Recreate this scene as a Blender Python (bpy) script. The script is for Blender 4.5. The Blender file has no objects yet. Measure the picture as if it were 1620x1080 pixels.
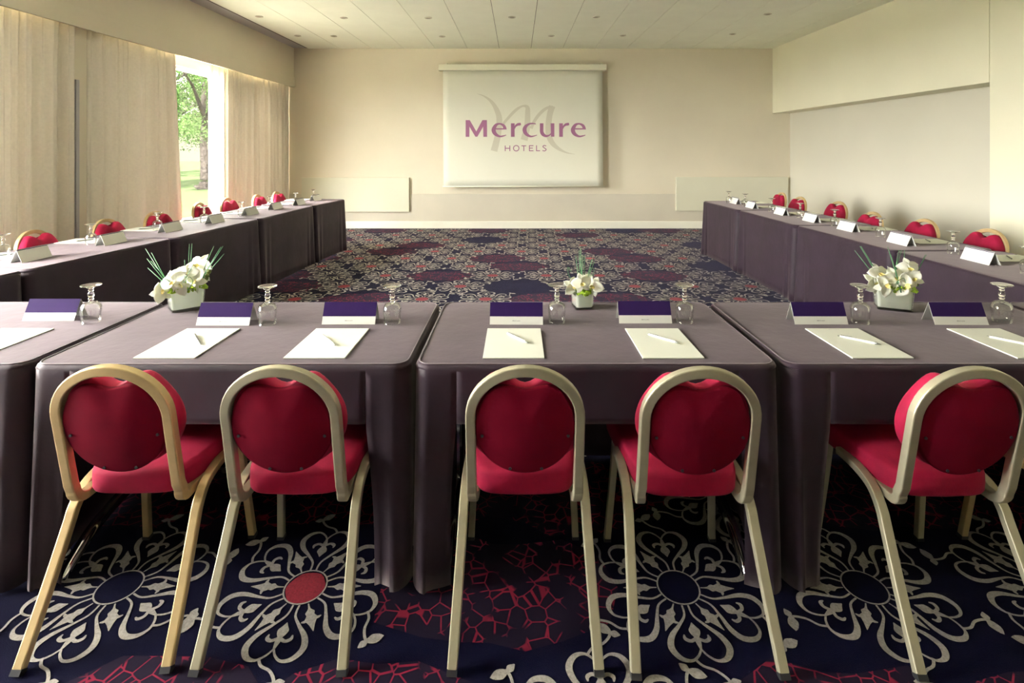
import bpy, bmesh, math, random
from mathutils import Vector, Matrix
random.seed(7)
PI = math.pi
sc = bpy.context.scene
COL = sc.collection

# ------------------------------------------------------------------ camera facts
F, H, VX, VY = 840.0, 1.48, 818.0, 237.0        # focal length in px, eye height, vanishing point
TT = 0.75                                        # table top height
def at(px, py, h=0.0):
    """point at height h seen at (px, py)"""
    Y = F * (H - h) / (py - VY)
    return Vector(((px - VX) * Y / F, Y, h))
def on_y(px, py, Y):
    return Vector(((px - VX) * Y / F, Y, H - (py - VY) * Y / F))

cam_d = bpy.data.cameras.new('camera')
cam = bpy.data.objects.new('camera', cam_d); COL.objects.link(cam)
cam.location = (0, 0, H); cam.rotation_euler = (PI / 2, 0, 0)
cam_d.sensor_width = 36; cam_d.lens = F / 1620 * 36
cam_d.shift_x = (810 - VX) / 1620; cam_d.shift_y = -(540 - VY) / 1620
cam_d.clip_start = 0.05; cam_d.clip_end = 200
sc.camera = cam

# ------------------------------------------------------------------ materials
def mat(name, col, rough=0.6, metal=0.0, spec=0.5, sheen=0.0, sheen_tint=None, noise=None, bump=None, weave=None, **kw):
    m = bpy.data.materials.new(name); m.use_nodes = True
    nt = m.node_tree; b = nt.nodes['Principled BSDF']
    b.inputs['Base Color'].default_value = (*col, 1)
    b.inputs['Roughness'].default_value = rough
    b.inputs['Metallic'].default_value = metal
    b.inputs['Specular IOR Level'].default_value = spec
    b.inputs['Sheen Weight'].default_value = sheen
    b.inputs['Sheen Roughness'].default_value = 0.4
    if sheen_tint: b.inputs['Sheen Tint'].default_value = (*sheen_tint, 1)
    tc = nt.nodes.new('ShaderNodeTexCoord')
    if noise:                                    # (scale, amount)
        n = nt.nodes.new('ShaderNodeTexNoise'); n.inputs['Scale'].default_value = noise[0]; n.inputs['Detail'].default_value = 5
        nt.links.new(tc.outputs['Object'], n.inputs['Vector'])
        r = nt.nodes.new('ShaderNodeMapRange'); r.inputs['From Min'].default_value = 0.3; r.inputs['From Max'].default_value = 0.7
        r.inputs['To Min'].default_value = 1 - noise[1]; r.inputs['To Max'].default_value = 1 + noise[1]
        nt.links.new(n.outputs['Fac'], r.inputs['Value'])
        mx = nt.nodes.new('ShaderNodeMix'); mx.data_type = 'RGBA'; mx.blend_type = 'MULTIPLY'; mx.inputs[0].default_value = 1
        mx.inputs[6].default_value = (*col, 1)
        nt.links.new(r.outputs['Result'], mx.inputs[7]); nt.links.new(mx.outputs[2], b.inputs['Base Color'])
    if bump:                                     # (scale, strength, distance)
        n2 = nt.nodes.new('ShaderNodeTexNoise'); n2.inputs['Scale'].default_value = bump[0]; n2.inputs['Detail'].default_value = 4
        nt.links.new(tc.outputs['Object'], n2.inputs['Vector'])
        bp = nt.nodes.new('ShaderNodeBump'); bp.inputs['Strength'].default_value = bump[1]; bp.inputs['Distance'].default_value = bump[2]
        nt.links.new(n2.outputs['Fac'], bp.inputs['Height']); nt.links.new(bp.outputs['Normal'], b.inputs['Normal'])
    for k, v in kw.items():
        b.inputs[k.replace('_', ' ')].default_value = v
    return m

def thin_glass(name, tint=(1, 1, 1), base=0.04, rough=0.0, top=0.85):
    m = bpy.data.materials.new(name); m.use_nodes = True
    nt = m.node_tree; nt.nodes.clear()
    out = nt.nodes.new('ShaderNodeOutputMaterial')
    tr = nt.nodes.new('ShaderNodeBsdfTransparent'); tr.inputs[0].default_value = (*tint, 1)
    gl = nt.nodes.new('ShaderNodeBsdfGlossy'); gl.inputs['Roughness'].default_value = rough; gl.inputs[0].default_value = (1, 1, 1, 1)
    lw = nt.nodes.new('ShaderNodeLayerWeight'); lw.inputs['Blend'].default_value = 0.22
    mr = nt.nodes.new('ShaderNodeMapRange'); mr.inputs['To Min'].default_value = base; mr.inputs['To Max'].default_value = top
    mr.interpolation_type = 'LINEAR'
    nt.links.new(lw.outputs['Fresnel'], mr.inputs['Value'])
    mx = nt.nodes.new('ShaderNodeMixShader')
    nt.links.new(mr.outputs['Result'], mx.inputs[0]); nt.links.new(tr.outputs[0], mx.inputs[1]); nt.links.new(gl.outputs[0], mx.inputs[2])
    nt.links.new(mx.outputs[0], out.inputs['Surface'])
    return m

M = {}
M['wall'] = mat('plaster_beige', (0.70, 0.645, 0.525), 0.85, spec=0.2, noise=(1.2, 0.03), bump=(90, 0.08, 0.002))
M['wall_right'] = mat('plaster_pale', (0.66, 0.64, 0.55), 0.85, spec=0.2, noise=(1.2, 0.02), bump=(90, 0.06, 0.002))
M['bulkhead'] = mat('plaster_cream', (0.84, 0.82, 0.66), 0.8, spec=0.2, noise=(1.2, 0.02))
M['dado'] = mat('dado_grey_beige', (0.62, 0.58, 0.49), 0.8, spec=0.2, noise=(2, 0.03))
M['board'] = mat('painted_board', (0.66, 0.65, 0.53), 0.6, spec=0.3, noise=(2, 0.02))
M['brown'] = mat('brown_wall', (0.12, 0.08, 0.06), 0.7)
M['bounce_slab'] = mat('pale_bounce_slab', (0.78, 0.76, 0.66), 0.9, noise=(4, 0.1))
M['white'] = mat('white_paint', (0.87, 0.86, 0.76), 0.55, noise=(3, 0.02))
M['ceiling'] = mat('ceiling_tile', (0.91, 0.94, 0.82), 0.7, spec=0.25, noise=(3, 0.02))
M['gap'] = mat('shadow_gap', (0.16, 0.14, 0.12), 0.9)
M['cloth'] = mat('velvet_aubergine', (0.023, 0.012, 0.023), 0.6, spec=0.3, sheen=0.22, sheen_tint=(0.90, 0.76, 0.79), noise=(7, 0.22), bump=(14, 0.35, 0.006))
M['hem'] = mat('velvet_piping', (0.07, 0.045, 0.06), 0.6, sheen=0.3)
M['red'] = mat('red_plush', (0.27, 0.004, 0.036), 0.75, spec=0.2, sheen=0.08, sheen_tint=(1, 0.35, 0.45), noise=(14, 0.18), bump=(160, 0.25, 0.002))
M['red_back'] = mat('red_felt_board', (0.12, 0.0025, 0.014), 0.9, spec=0.05, noise=(11, 0.12))
M['gold'] = mat('gold_anodised', (0.60, 0.45, 0.24), 0.42, 0.55, noise=(30, 0.05))
M['champagne'] = mat('champagne_anodised', (0.44, 0.41, 0.30), 0.42, 0.55, noise=(30, 0.05))
M['black'] = mat('black_plastic', (0.015, 0.015, 0.018), 0.5)
M['chrome'] = mat('polished_chrome', (0.75, 0.76, 0.8), 0.08, 1.0)
M['board_top'] = mat('laminate_top', (0.35, 0.28, 0.2), 0.5)
M['curtain'] = mat('curtain_linen', (0.80, 0.745, 0.66), 0.85, spec=0.15, sheen=0.1, noise=(40, 0.04), bump=(220, 0.15, 0.001))
M['sheer'] = mat('sheer_voile', (0.9, 0.88, 0.78), 0.8)
M['paper'] = mat('cream_paper', (0.68, 0.69, 0.62), 0.7, noise=(20, 0.01))
M['card'] = mat('card_white', (0.68, 0.68, 0.65), 0.6, noise=(20, 0.01))
M['purple'] = mat('purple_ink', (0.020, 0.007, 0.060), 0.7, spec=0.08, noise=(20, 0.04))
M['ink'] = mat('grey_ink', (0.14, 0.13, 0.14), 0.7)
M['ink_light'] = mat('pale_grey_ink', (0.45, 0.45, 0.42), 0.7)
M['pen_white'] = mat('white_plastic', (0.82, 0.84, 0.80), 0.25)
M['pen_steel'] = mat('brushed_steel', (0.25, 0.26, 0.24), 0.3, 0.7)
M['screen'] = mat('projection_fabric', (0.70, 0.70, 0.61), 0.8, spec=0.1, noise=(2, 0.01))
M['screen_case'] = mat('screen_case_ivory', (0.76, 0.755, 0.62), 0.5)
M['logo'] = mat('mauve_print', (0.30, 0.13, 0.24), 0.8, spec=0.1)
M['logo_pale'] = mat('pale_print', (0.56, 0.545, 0.46), 0.85, spec=0.1)
M['glass_thin'] = thin_glass('goblet_glass', (0.99, 0.995, 0.99), 0.025, 0.0, 0.6)
M['glass_solid'] = mat('stem_glass', (1, 1, 1), 0.02, Transmission_Weight=1.0, IOR=1.45)
M['vase_glass'] = thin_glass('vase_glass', (0.995, 1.0, 0.995), 0.015, 0.0, 0.5)
M['vase_block'] = mat('vase_base_glass', (0.97, 1, 0.98), 0.02, Transmission_Weight=1.0, IOR=1.45)
M['liner'] = mat('vase_white_lining', (0.93, 0.94, 0.88), 0.35, noise=(6, 0.02))
M['pane'] = thin_glass('window_pane', (1, 1, 1), 0.0, 0.0, 0.03)
M['orchid'] = mat('orchid_petal', (0.90, 0.91, 0.82), 0.5, sheen=0.1, noise=(25, 0.03))
M['orchid'].node_tree.nodes['Principled BSDF'].inputs['Subsurface Weight'].default_value = 0.15
M['orchid'].node_tree.nodes['Principled BSDF'].inputs['Subsurface Radius'].default_value = (0.01, 0.01, 0.008)
M['lip'] = mat('orchid_lip', (0.72, 0.62, 0.22), 0.5, noise=(120, 0.3))
M['moss'] = mat('lime_moss', (0.33, 0.50, 0.035), 0.9, noise=(120, 0.35), bump=(300, 0.8, 0.004))
M['grass'] = mat('steel_grass', (0.06, 0.19, 0.085), 0.5, noise=(40, 0.2))
M['bud'] = mat('green_bud', (0.16, 0.2, 0.06), 0.6)
M['duct'] = mat('grey_paint', (0.45, 0.44, 0.46), 0.6)
M['silver'] = mat('downlight_trim', (0.62, 0.60, 0.50), 0.35, 0.5)
M['lens'] = mat('downlight_lens', (0.5, 0.48, 0.4), 0.2)
M['navy'] = mat('carpet_navy', (0.0025, 0.0025, 0.013), 0.95, spec=0.05, sheen=0.15, sheen_tint=(0.55, 0.5, 0.8), noise=(6, 0.15), bump=(400, 0.5, 0.003))
M['cream'] = mat('carpet_cream', (0.32, 0.295, 0.268), 0.95, spec=0.1, noise=(150, 0.22), bump=(400, 0.5, 0.003))
M['dot'] = mat('carpet_red', (0.20, 0.012, 0.026), 0.95, spec=0.1, sheen=0.1, noise=(150, 0.2), bump=(400, 0.5, 0.003))
M['lawn'] = mat('lawn_green', (0.0042, 0.0066, 0.0028), 0.9, spec=0.0, noise=(3, 0.25))
M['leaf'] = mat('leaf_green', (0.0062, 0.0135, 0.0030), 0.8, spec=0.02, noise=(1.4, 0.45))
M['bark'] = mat('bark_grey', (0.0036, 0.0031, 0.0030), 0.9, spec=0.0, noise=(8, 0.4), bump=(12, 0.9, 0.05))

def crackle():
    m = bpy.data.materials.new('carpet_crackle'); m.use_nodes = True
    nt = m.node_tree; b = nt.nodes['Principled BSDF']; b.inputs['Roughness'].default_value = 0.95
    b.inputs['Specular IOR Level'].default_value = 0.1
    b.inputs['Sheen Weight'].default_value = 0.085; b.inputs['Sheen Roughness'].default_value = 0.4; b.inputs['Sheen Tint'].default_value = (0.6, 0.5, 0.75, 1)
    tc = nt.nodes.new('ShaderNodeTexCoord')
    v = nt.nodes.new('ShaderNodeTexVoronoi'); v.feature = 'DISTANCE_TO_EDGE'; v.inputs['Scale'].default_value = 20
    nt.links.new(tc.outputs['Object'], v.inputs['Vector'])
    r = nt.nodes.new('ShaderNodeMapRange'); r.inputs['From Min'].default_value = 0.028; r.inputs['From Max'].default_value = 0.05
    r.inputs['To Min'].default_value = 1; r.inputs['To Max'].default_value = 0
    nt.links.new(v.outputs['Distance'], r.inputs['Value'])
    # the lines are broken: some cells' edges are missing
    n = nt.nodes.new('ShaderNodeTexNoise'); n.inputs['Scale'].default_value = 9
    nt.links.new(tc.outputs['Object'], n.inputs['Vector'])
    r2 = nt.nodes.new('ShaderNodeMapRange'); r2.inputs['From Min'].default_value = 0.42; r2.inputs['From Max'].default_value = 0.48
    nt.links.new(n.outputs['Fac'], r2.inputs['Value'])
    mu = nt.nodes.new('ShaderNodeMath'); mu.operation = 'MULTIPLY'
    nt.links.new(r.outputs['Result'], mu.inputs[0]); nt.links.new(r2.outputs['Result'], mu.inputs[1])
    mx = nt.nodes.new('ShaderNodeMix'); mx.data_type = 'RGBA'
    mx.inputs[6].default_value = (0.006, 0.003, 0.012, 1); mx.inputs[7].default_value = (0.15, 0.008, 0.026, 1)
    nt.links.new(mu.outputs[0], mx.inputs[0]); nt.links.new(mx.outputs[2], b.inputs['Base Color'])
    return m
M['crackle'] = crackle()

def make_translucent(m, fac, col):
    nt = m.node_tree; b = nt.nodes['Principled BSDF']; out = nt.nodes['Material Output']
    t = nt.nodes.new('ShaderNodeBsdfTranslucent'); t.inputs[0].default_value = (*col, 1)
    mx = nt.nodes.new('ShaderNodeMixShader'); mx.inputs[0].default_value = fac
    nt.links.new(b.outputs[0], mx.inputs[1]); nt.links.new(t.outputs[0], mx.inputs[2]); nt.links.new(mx.outputs[0], out.inputs['Surface'])
make_translucent(M['curtain'], 0.065, (0.80, 0.77, 0.72))
make_translucent(M['liner'], 0.7, (0.97, 0.99, 0.94))
make_translucent(M['sheer'], 0.6, (0.95, 0.92, 0.82))
make_translucent(M['leaf'], 0.4, (0.0090, 0.0190, 0.0036))
make_translucent(M['orchid'], 0.15, (0.95, 0.95, 0.85))

# ------------------------------------------------------------------ object helpers
def link(name, me, mats, parent=None, smooth=False, bevel=0, solid=0, subsurf=0):
    o = bpy.data.objects.new(name, me); COL.objects.link(o)
    for m in (mats if isinstance(mats, (list, tuple)) else [mats]): me.materials.append(m)
    if smooth:
        for p in me.polygons: p.use_smooth = True
    if solid:
        s = o.modifiers.new('solid', 'SOLIDIFY'); s.thickness = solid; s.offset = 0
    if bevel:
        b = o.modifiers.new('bevel', 'BEVEL'); b.width = bevel; b.segments = 2; b.limit_method = 'ANGLE'; b.angle_limit = math.radians(40)
    if subsurf:
        s = o.modifiers.new('sub', 'SUBSURF'); s.levels = subsurf; s.render_levels = subsurf
    if parent: o.parent = parent
    return o
def me_py(name, vs, fs, idx=None):
    me = bpy.data.meshes.new(name); me.from_pydata([tuple(v) for v in vs], [], fs); me.validate(); me.update()
    if idx:
        for p, i in zip(me.polygons, idx): p.material_index = i
    return me
def tag(o, label, cat, group=None):
    o['label'] = label; o['category'] = cat
    if group: o['group'] = group
    return o
def structure(o, label=None):
    o['kind'] = 'structure'
    if label: o['label'] = label
    return o
def empty(name, loc, rz=0):
    o = bpy.data.objects.new(name, None); COL.objects.link(o); o.location = loc; o.rotation_euler = (0, 0, rz)
    o.empty_display_size = 0.05
    return o
def dup(root, loc, rz, label, group=None):
    r = root.copy(); COL.objects.link(r); r.location = loc; r.rotation_euler = (0, 0, rz); r['label'] = label
    if group: r['group'] = group
    for ch in list(root.children):
        c = ch.copy(); COL.objects.link(c); c.parent = r
        for g in list(ch.children):
            d = g.copy(); COL.objects.link(d); d.parent = c
    return r

class Geo:
    def __init__(s): s.v = []; s.f = []; s.m = []
    def add(s, vs, fs, mi=0):
        k = len(s.v); s.v += [tuple(v) for v in vs]; s.f += [tuple(i + k for i in f) for f in fs]; s.m += [mi] * len(fs)
    def box(s, x0, x1, y0, y1, z0, z1, mi=0):
        vs = [(x0,y0,z0),(x1,y0,z0),(x1,y1,z0),(x0,y1,z0),(x0,y0,z1),(x1,y0,z1),(x1,y1,z1),(x0,y1,z1)]
        s.add(vs, [(3,2,1,0),(4,5,6,7),(0,1,5,4),(1,2,6,5),(2,3,7,6),(3,0,4,7)], mi)
    def lathe(s, prof, n=24, mi=0, cx=0, cy=0):
        vs = []; fs = []
        for r, z in prof:
            for k in range(n):
                a = 2 * PI * k / n; vs.append((cx + r * math.cos(a), cy + r * math.sin(a), z))
        for i in range(len(prof) - 1):
            for k in range(n):
                fs.append((i*n+k, i*n+(k+1) % n, (i+1)*n+(k+1) % n, (i+1)*n+k))
        s.add(vs, fs, mi)
    def sweep(s, pts, wides, w, t, mi=0):
        """rectangular bar along pts; w across 'wide' direction, t across the other"""
        n = len(pts); vs = []; fs = []
        P = [Vector(p) for p in pts]
        for i in range(n):
            T = (P[min(i+1, n-1)] - P[max(i-1, 0)]).normalized()
            W = Vector(wides[i]); W = (W - T * W.dot(T)).normalized(); B = T.cross(W)
            for a, b in ((-1,-1),(1,-1),(1,1),(-1,1)):
                vs.append(P[i] + W * (a * w / 2) + B * (b * t / 2))
        for i in range(n - 1):
            for k in range(4):
                fs.append((i*4+k, i*4+(k+1) % 4, (i+1)*4+(k+1) % 4, (i+1)*4+k))
        fs += [(3,2,1,0), ((n-1)*4, (n-1)*4+1, (n-1)*4+2, (n-1)*4+3)]
        s.add(vs, fs, mi)
    def tube(s, pts, rad, n=8, mi=0):
        P = [Vector(p) for p in pts]; m = len(P); vs = []; fs = []
        R = rad if isinstance(rad, (list, tuple)) else [rad] * m
        up = Vector((0, 0, 1))
        for i in range(m):
            T = (P[min(i+1, m-1)] - P[max(i-1, 0)]).normalized()
            A = T.cross(up)
            if A.length < 0.05: A = T.cross(Vector((1, 0, 0)))
            A.normalize(); B = T.cross(A)
            for k in range(n):
                a = 2 * PI * k / n; vs.append(P[i] + (A * math.cos(a) + B * math.sin(a)) * R[i])
        for i in range(m - 1):
            for k in range(n): fs.append((i*n+k, i*n+(k+1) % n, (i+1)*n+(k+1) % n, (i+1)*n+k))
        fs += [tuple(range(n))[::-1], tuple((m-1)*n + k for k in range(n))]
        s.add(vs, fs, mi)
    def build(s, name, mats, parent=None, fix=True, **kw):
        me = me_py(name, s.v, s.f, s.m)
        if fix:
            bm = bmesh.new(); bm.from_mesh(me); bmesh.ops.recalc_face_normals(bm, faces=bm.faces); bm.to_mesh(me); bm.free()
        return link(name, me, mats, parent, **kw)

def catmull(pts, sub=6):
    """pts: tuples of any length; smooth open curve"""
    out = []; n = len(pts)
    for i in range(n - 1):
        p0, p1, p2, p3 = pts[max(i-1, 0)], pts[i], pts[i+1], pts[min(i+2, n-1)]
        for k in range(sub):
            t = k / sub
            out.append(tuple(0.5 * ((2*b) + (c-a)*t + (2*a-5*b+4*c-d)*t*t + (3*b-a-3*c+d)*t**3) for a, b, c, d in zip(p0, p1, p2, p3)))
    out.append(tuple(pts[-1]))
    return out
def ribbon2d(pts, sub=6):
    """(x, y, w) control points -> verts, quads of a flat ribbon"""
    c = catmull(pts, sub) if sub > 1 else pts
    vs = []; fs = []; n = len(c)
    for i in range(n):
        a, b = c[max(i-1, 0)], c[min(i+1, n-1)]
        dx, dy = b[0]-a[0], b[1]-a[1]; L = math.hypot(dx, dy) or 1
        nx, ny = -dy/L, dx/L; w = abs(c[i][2]) / 2
        vs += [(c[i][0]+nx*w, c[i][1]+ny*w), (c[i][0]-nx*w, c[i][1]-ny*w)]
    for i in range(n - 1): fs.append((2*i, 2*i+1, 2*i+3, 2*i+2))
    return vs, fs

# ------------------------------------------------------------------ the room
YB, YF = 10.02, -4.0           # back wall, wall behind the camera
XL, XR, XN = -4.21, 5.15, 4.82 # left upper wall, recessed right wall, near right wall / bulkhead
ZC = 3.39
# --- ceiling
g = Geo()
g.box(XL - 0.3, XR + 0.2, YF - 0.1, YB + 0.1, ZC + 0.012, ZC + 0.1, 1)
k0 = int(math.floor((XL + 0.24 - 0.262) / 0.6)); x = 0.262 + 0.6 * k0
while x < XR + 0.1:
    a, b = max(x, -3.985) + 0.004, min(x + 0.6, XR + 0.2) - 0.004
    if b - a > 0.05:
        y = 9.78 + 0.6
        while y > YF:
            g.box(a, b, max(y - 0.6, YF) + 0.0012, min(y, YB + 0.05) - 0.0012, ZC, ZC + 0.02, 0)
            y -= 0.6
    x += 0.6
g.box(XL - 0.1, -3.985, YF, YB, ZC + 0.008, ZC + 0.03, 2)      # strip along the window side
structure(g.build('ceiling', [M['ceiling'], M['gap'], M['duct']]), 'pale tiled suspended ceiling with narrow dark joints')
# --- back wall
g = Geo()
g.box(XL - 0.35, XR + 0.2, YB, YB + 0.15, 0, ZC + 0.05, 0)
structure(g.build('wall_back', M['wall']), 'beige back wall behind the projection screen')
g = Geo(); g.box(XL - 0.2, XR, YB - 0.014, YB, 0.13, 0.638, 0); g.box(XL - 0.2, XR, YB - 0.020, YB, 0.638, 0.650, 0)
structure(g.build('trim_1', M['dado'], bevel=0.002), 'lower wall panelling under a thin rail on the back wall')
g = Geo(); g.box(XL - 0.2, XR, YB - 0.028, YB, 0.0, 0.135, 0)
structure(g.build('baseboard_back', M['white'], bevel=0.004), 'white baseboard along the back wall')
for i, (xa, xb, ya, yb, lab) in enumerate(((477, 647, 281, 335, 'pale flat board fixed low on the back wall left of the screen'),
                                      (1070, 1247, 280, 333.5, 'pale flat board fixed low on the back wall near the right corner'))):
    A = on_y(xa, yb, YB - 0.06); B = on_y(xb, ya, YB - 0.06)
    g = Geo(); g.box(A.x, B.x, YB - 0.06, YB - 0.012, A.z, B.z)
    structure(g.build('trim_%d' % (i + 2), M['board'], bevel=0.003), lab)
# --- right wall
g = Geo()
g.box(XN, XN + 0.15, YF, 5.415, 0, ZC + 0.02, 1)
g.box(XR, XR + 0.12, 5.3, YB, 0, ZC + 0.02, 0)
g.box(XN, XR + 0.02, 5.423, YB, 2.17, ZC + 0.02, 1)
g.box(XN + 0.012, XR, 5.405, 5.43, 0, ZC, 0)
structure(g.build('wall_right', [M['wall_right'], M['bulkhead']], bevel=0.003), 'pale right wall with long bulkhead over a shallow recess')
g = Geo(); g.box(XR - 0.015, XR, 5.43, YB - 0.03, 0, 0.13); g.box(XN - 0.015, XN, YF, 5.415, 0, 0.13)
structure(g.build('baseboard_right', M['white'], bevel=0.004))
# --- wall behind the camera
g = Geo(); g.box(XL - 0.3, XR + 0.2, YF - 0.15, YF, 0, ZC + 0.05)
structure(g.build('wall_front', M['wall']))
# --- window wall with openings, upper wall and pelmet
XW = -4.47
WINS = [(0.5, 4.75), (5.62, 9.55)]
W0, W1 = 0.10, 2.59
g = Geo()
ys = [YF - 0.1, 0.5, 4.75, 5.62, 9.55, YB + 0.1]
for a, b in ((0, 1), (2, 3), (4, 5)): g.box(XW - 0.22, XW, ys[a], ys[b], 0, ZC, 0)
for a, b in WINS:
    g.box(XW - 0.22, XW, a, b, 0, W0, 0); g.box(XW - 0.22, XW, a, b, W1, ZC, 1)
g.box(XW, XL, YF, YB, 2.84, ZC + 0.01, 2)              # boxed-out wall above the curtains
structure(g.build('wall_left', [M['wall'], M['white'], M['wall']]), 'beige left wall boxed out above the curtains')
g = Geo(); g.box(XL - 0.01, XL + 0.022, YF, YB - 0.001, 2.655, 2.85)
structure(g.build('trim_4', M['wall'], bevel=0.003), 'long beige pelmet board over the curtains')
g = Geo(); g.box(XW, XL - 0.10, 5.02, 5.42, 0, 2.84)
structure(g.build('trim_5', M['wall'], bevel=0.004), 'plain beige pier between two curtains')
for i, (a, b) in enumerate(WINS):
    w = Geo()
    fx0, fx1 = XW - 0.13, XW - 0.05
    w.box(fx0, fx1, a, b, W0, W0 + 0.06); w.box(fx0, fx1, a, b, W1 - 0.035, W1)
    n = 3 if i == 0 else 2
    edges = [a + (b - a) * k / n for k in range(n + 1)] if i == 0 else [a, 8.02, b]
    for e in edges: w.box(fx0, fx1, max(a, e - 0.035), min(b, e + 0.035), W0, W1)
    wo = structure(w.build('window_%d' % (i + 1), M['white'], bevel=0.004), 'white framed tall window behind the beige curtains' if i else 'white framed tall window beside the front tables')
    for e0, e1 in zip(edges, edges[1:]):
        p = Geo(); p.box(XW - 0.094, XW - 0.088, e0 + 0.03, e1 - 0.03, W0 + 0.05, W1 - 0.03); p.build('pane', M['pane'], wo)

# --- curtains
def curtain(name, y0, y1, x, z0, z1, m, period, amp, parent=None, seed=0, skew=0, thick=0.003):
    rnd = random.Random(seed); ph = [rnd.uniform(0, 6.28) for _ in range(6)]
    n = int((y1 - y0) / 0.009); zs = [0, 0.04, 0.10, 0.25, 0.4, 0.55, 0.7, 0.85, 0.93, 1.0]
    vs = []; fs = []
    for j, tz in enumerate(zs):
        z = z0 + (z1 - z0) * tz
        for i in range(n + 1):
            u = i / n; y = y0 + (y1 - y0) * u
            s = y + 0.035 * math.sin(y * 5.1 + ph[0]) + 0.03 * math.sin(y * 11.3 + ph[1])
            p = 2 * PI * s / period + 0.25 * (1 - tz) * math.sin(3 * y + ph[2])
            a = amp * (0.75 + 0.35 * math.sin(2.3 * y + ph[3])) * (0.62 + 0.38 * (1 - tz) ** 0.7)
            w = math.sin(p); w = math.copysign(abs(w) ** 0.75, w)
            d = a * w + amp * 0.30 * math.sin(2.7 * p + ph[4]) * (0.4 + 0.8 * tz)
            if tz > 0.9: d += 0.006 * math.sin(2 * PI * y / 0.045)
            yy = y + 0.018 * math.sin(p * 1.0 + ph[5]) + skew * (1 - tz) * u ** 3
            vs.append((x + d, yy, z))
    for j in range(len(zs) - 1):
        for i in range(n): fs.append((j*(n+1)+i, j*(n+1)+i+1, (j+1)*(n+1)+i+1, (j+1)*(n+1)+i))
    return link(name, me_py(name, vs, fs), m, parent, smooth=True, solid=thick)
XC = XL - 0.075
tag(curtain('curtain', 3.35, 5.10, XC, 0.02, 2.70, M['curtain'], 0.24, 0.060, seed=1), 'beige curtain in wide soft folds at the left edge, nearest the front tables', 'curtain')
tag(curtain('curtain', 5.33, 6.68, XC, 0.02, 2.70, M['curtain'], 0.18, 0.055, seed=5, skew=0.18), 'beige gathered curtain between the plain pier and the open window', 'curtain')
tag(curtain('curtain', 7.80, 9.96, XC, 0.02, 2.70, M['curtain'], 0.17, 0.052, seed=9), 'beige pleated curtain right of the open window, reaching the back corner', 'curtain')
tag(curtain('sheer_curtain', 7.50, 7.90, XC - 0.07, 0.02, 2.70, M['sheer'], 0.12, 0.018, seed=12, thick=0.001), 'bright white sheer curtain strip hanging at the window edge', 'curtain')
g = Geo(); g.box(XC - 0.01, XC + 0.03, 5.125, 5.165, 0, 2.16)
tag(g.build('vertical_duct', M['duct'], bevel=0.004), 'slim grey vertical duct on the pier beside the nearest curtain', 'duct')

# --- downlights
def downlight():
    t = empty('recessed_downlight', (0, 0, ZC))
    g = Geo(); g.lathe([(0.052, 0.0), (0.055, -0.004), (0.046, -0.010), (0.036, -0.008), (0.034, 0.0)], 28); g.build('trim_ring', M['silver'], t, smooth=True)
    g = Geo(); g.lathe([(0.0005, -0.006), (0.02, -0.009), (0.034, -0.004)], 24); g.build('lens', M['lens'], t, smooth=True)
    t['category'] = 'ceiling light'; t['group'] = 'recessed downlights in the tiled ceiling'
    return t
DL = [(410, 26, 'far left of the front line, beside the window wall'), (544, 28, 'second from the left in the nearer line'), (677.5, 28, 'third from the left in the nearer line'),
      (810, 27, 'nearer line, just left above the screen centre'), (943, 26.5, 'nearer line, above the right end of the screen'), (1214.5, 22, 'nearer line, closest to the right bulkhead'),
      (471, 56.5, 'farther line, faint one nearest the left corner'), (528, 57, 'farther line, second from the left corner'), (699.5, 57.5, 'farther line, above the left end of the screen'),
      (872, 56.6, 'farther line, above the middle of the screen'), (985.5, 56, 'farther line, right of the screen'), (1159, 53.5, 'farther line, nearest the right corner')]
d0 = downlight()
for i, (px, py, lb) in enumerate(DL):
    Y = F * (ZC - H) / (VY - py); X = (px - VX) * Y / F
    lab = 'small round recessed downlight, ' + lb
    if i == 0: d0.location = (X, Y, ZC); d0['label'] = lab
    else: dup(d0, (X, Y, ZC), 0, lab)

# ------------------------------------------------------------------ carpet
gc = Geo()
gc.box(XL - 0.3, XR + 0.15, YF - 0.1, YB + 0.05, -0.08, 0.0, 0)
ZR, ZD = 0.0010, 0.0016
def flat(vs2, fs, cx, cy, ca, sa, s, z, mi):
    gc.add([(cx + s*(ca*x - sa*y), cy + s*(sa*x + ca*y), z) for x, y in vs2], fs, mi)
# one heart petal pointing to +x, root at r=.075, tip near r=.30  (metres)
def mirror(p): return [(x, -y, w) for x, y, w in p]
half = [(0.070, 0.010, 0.006), (0.108, 0.014, 0.007), (0.142, 0.040, 0.010), (0.180, 0.074, 0.017), (0.218, 0.086, 0.020), (0.250, 0.068, 0.016), (0.258, 0.038, 0.009), (0.243, 0.014, 0.007), (0.222, 0.000, 0.006)]
P_HALF = [ribbon2d(half, 5), ribbon2d(mirror(half), 5)]
stalk = [(0.134, 0.0, 0.002), (0.146, 0.0, 0.016), (0.160, 0, 0.034), (0.174, 0, 0.028), (0.184, 0, 0.016), (0.196, 0, 0.018), (0.224, 0, 0.006)]
curlp = [(0.186, 0.0, 0.010), (0.197, 0.020, 0.011), (0.190, 0.036, 0.012), (0.176, 0.036, 0.004)]
P_FLEUR = [ribbon2d(stalk, 3), ribbon2d(curlp, 4), ribbon2d(mirror(curlp), 4)]
leaf = [(0.074, 0, 0.004), (0.096, 0, 0.008), (0.110, 0, 0.028), (0.122, 0, 0.024), (0.136, 0, 0.038), (0.150, 0, 0.026), (0.162, 0, 0.016), (0.186, 0, 0.002)]
wing = [(0.126, 0.0, 0.012), (0.140, 0.016, 0.012), (0.138, 0.030, 0.004)]
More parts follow.
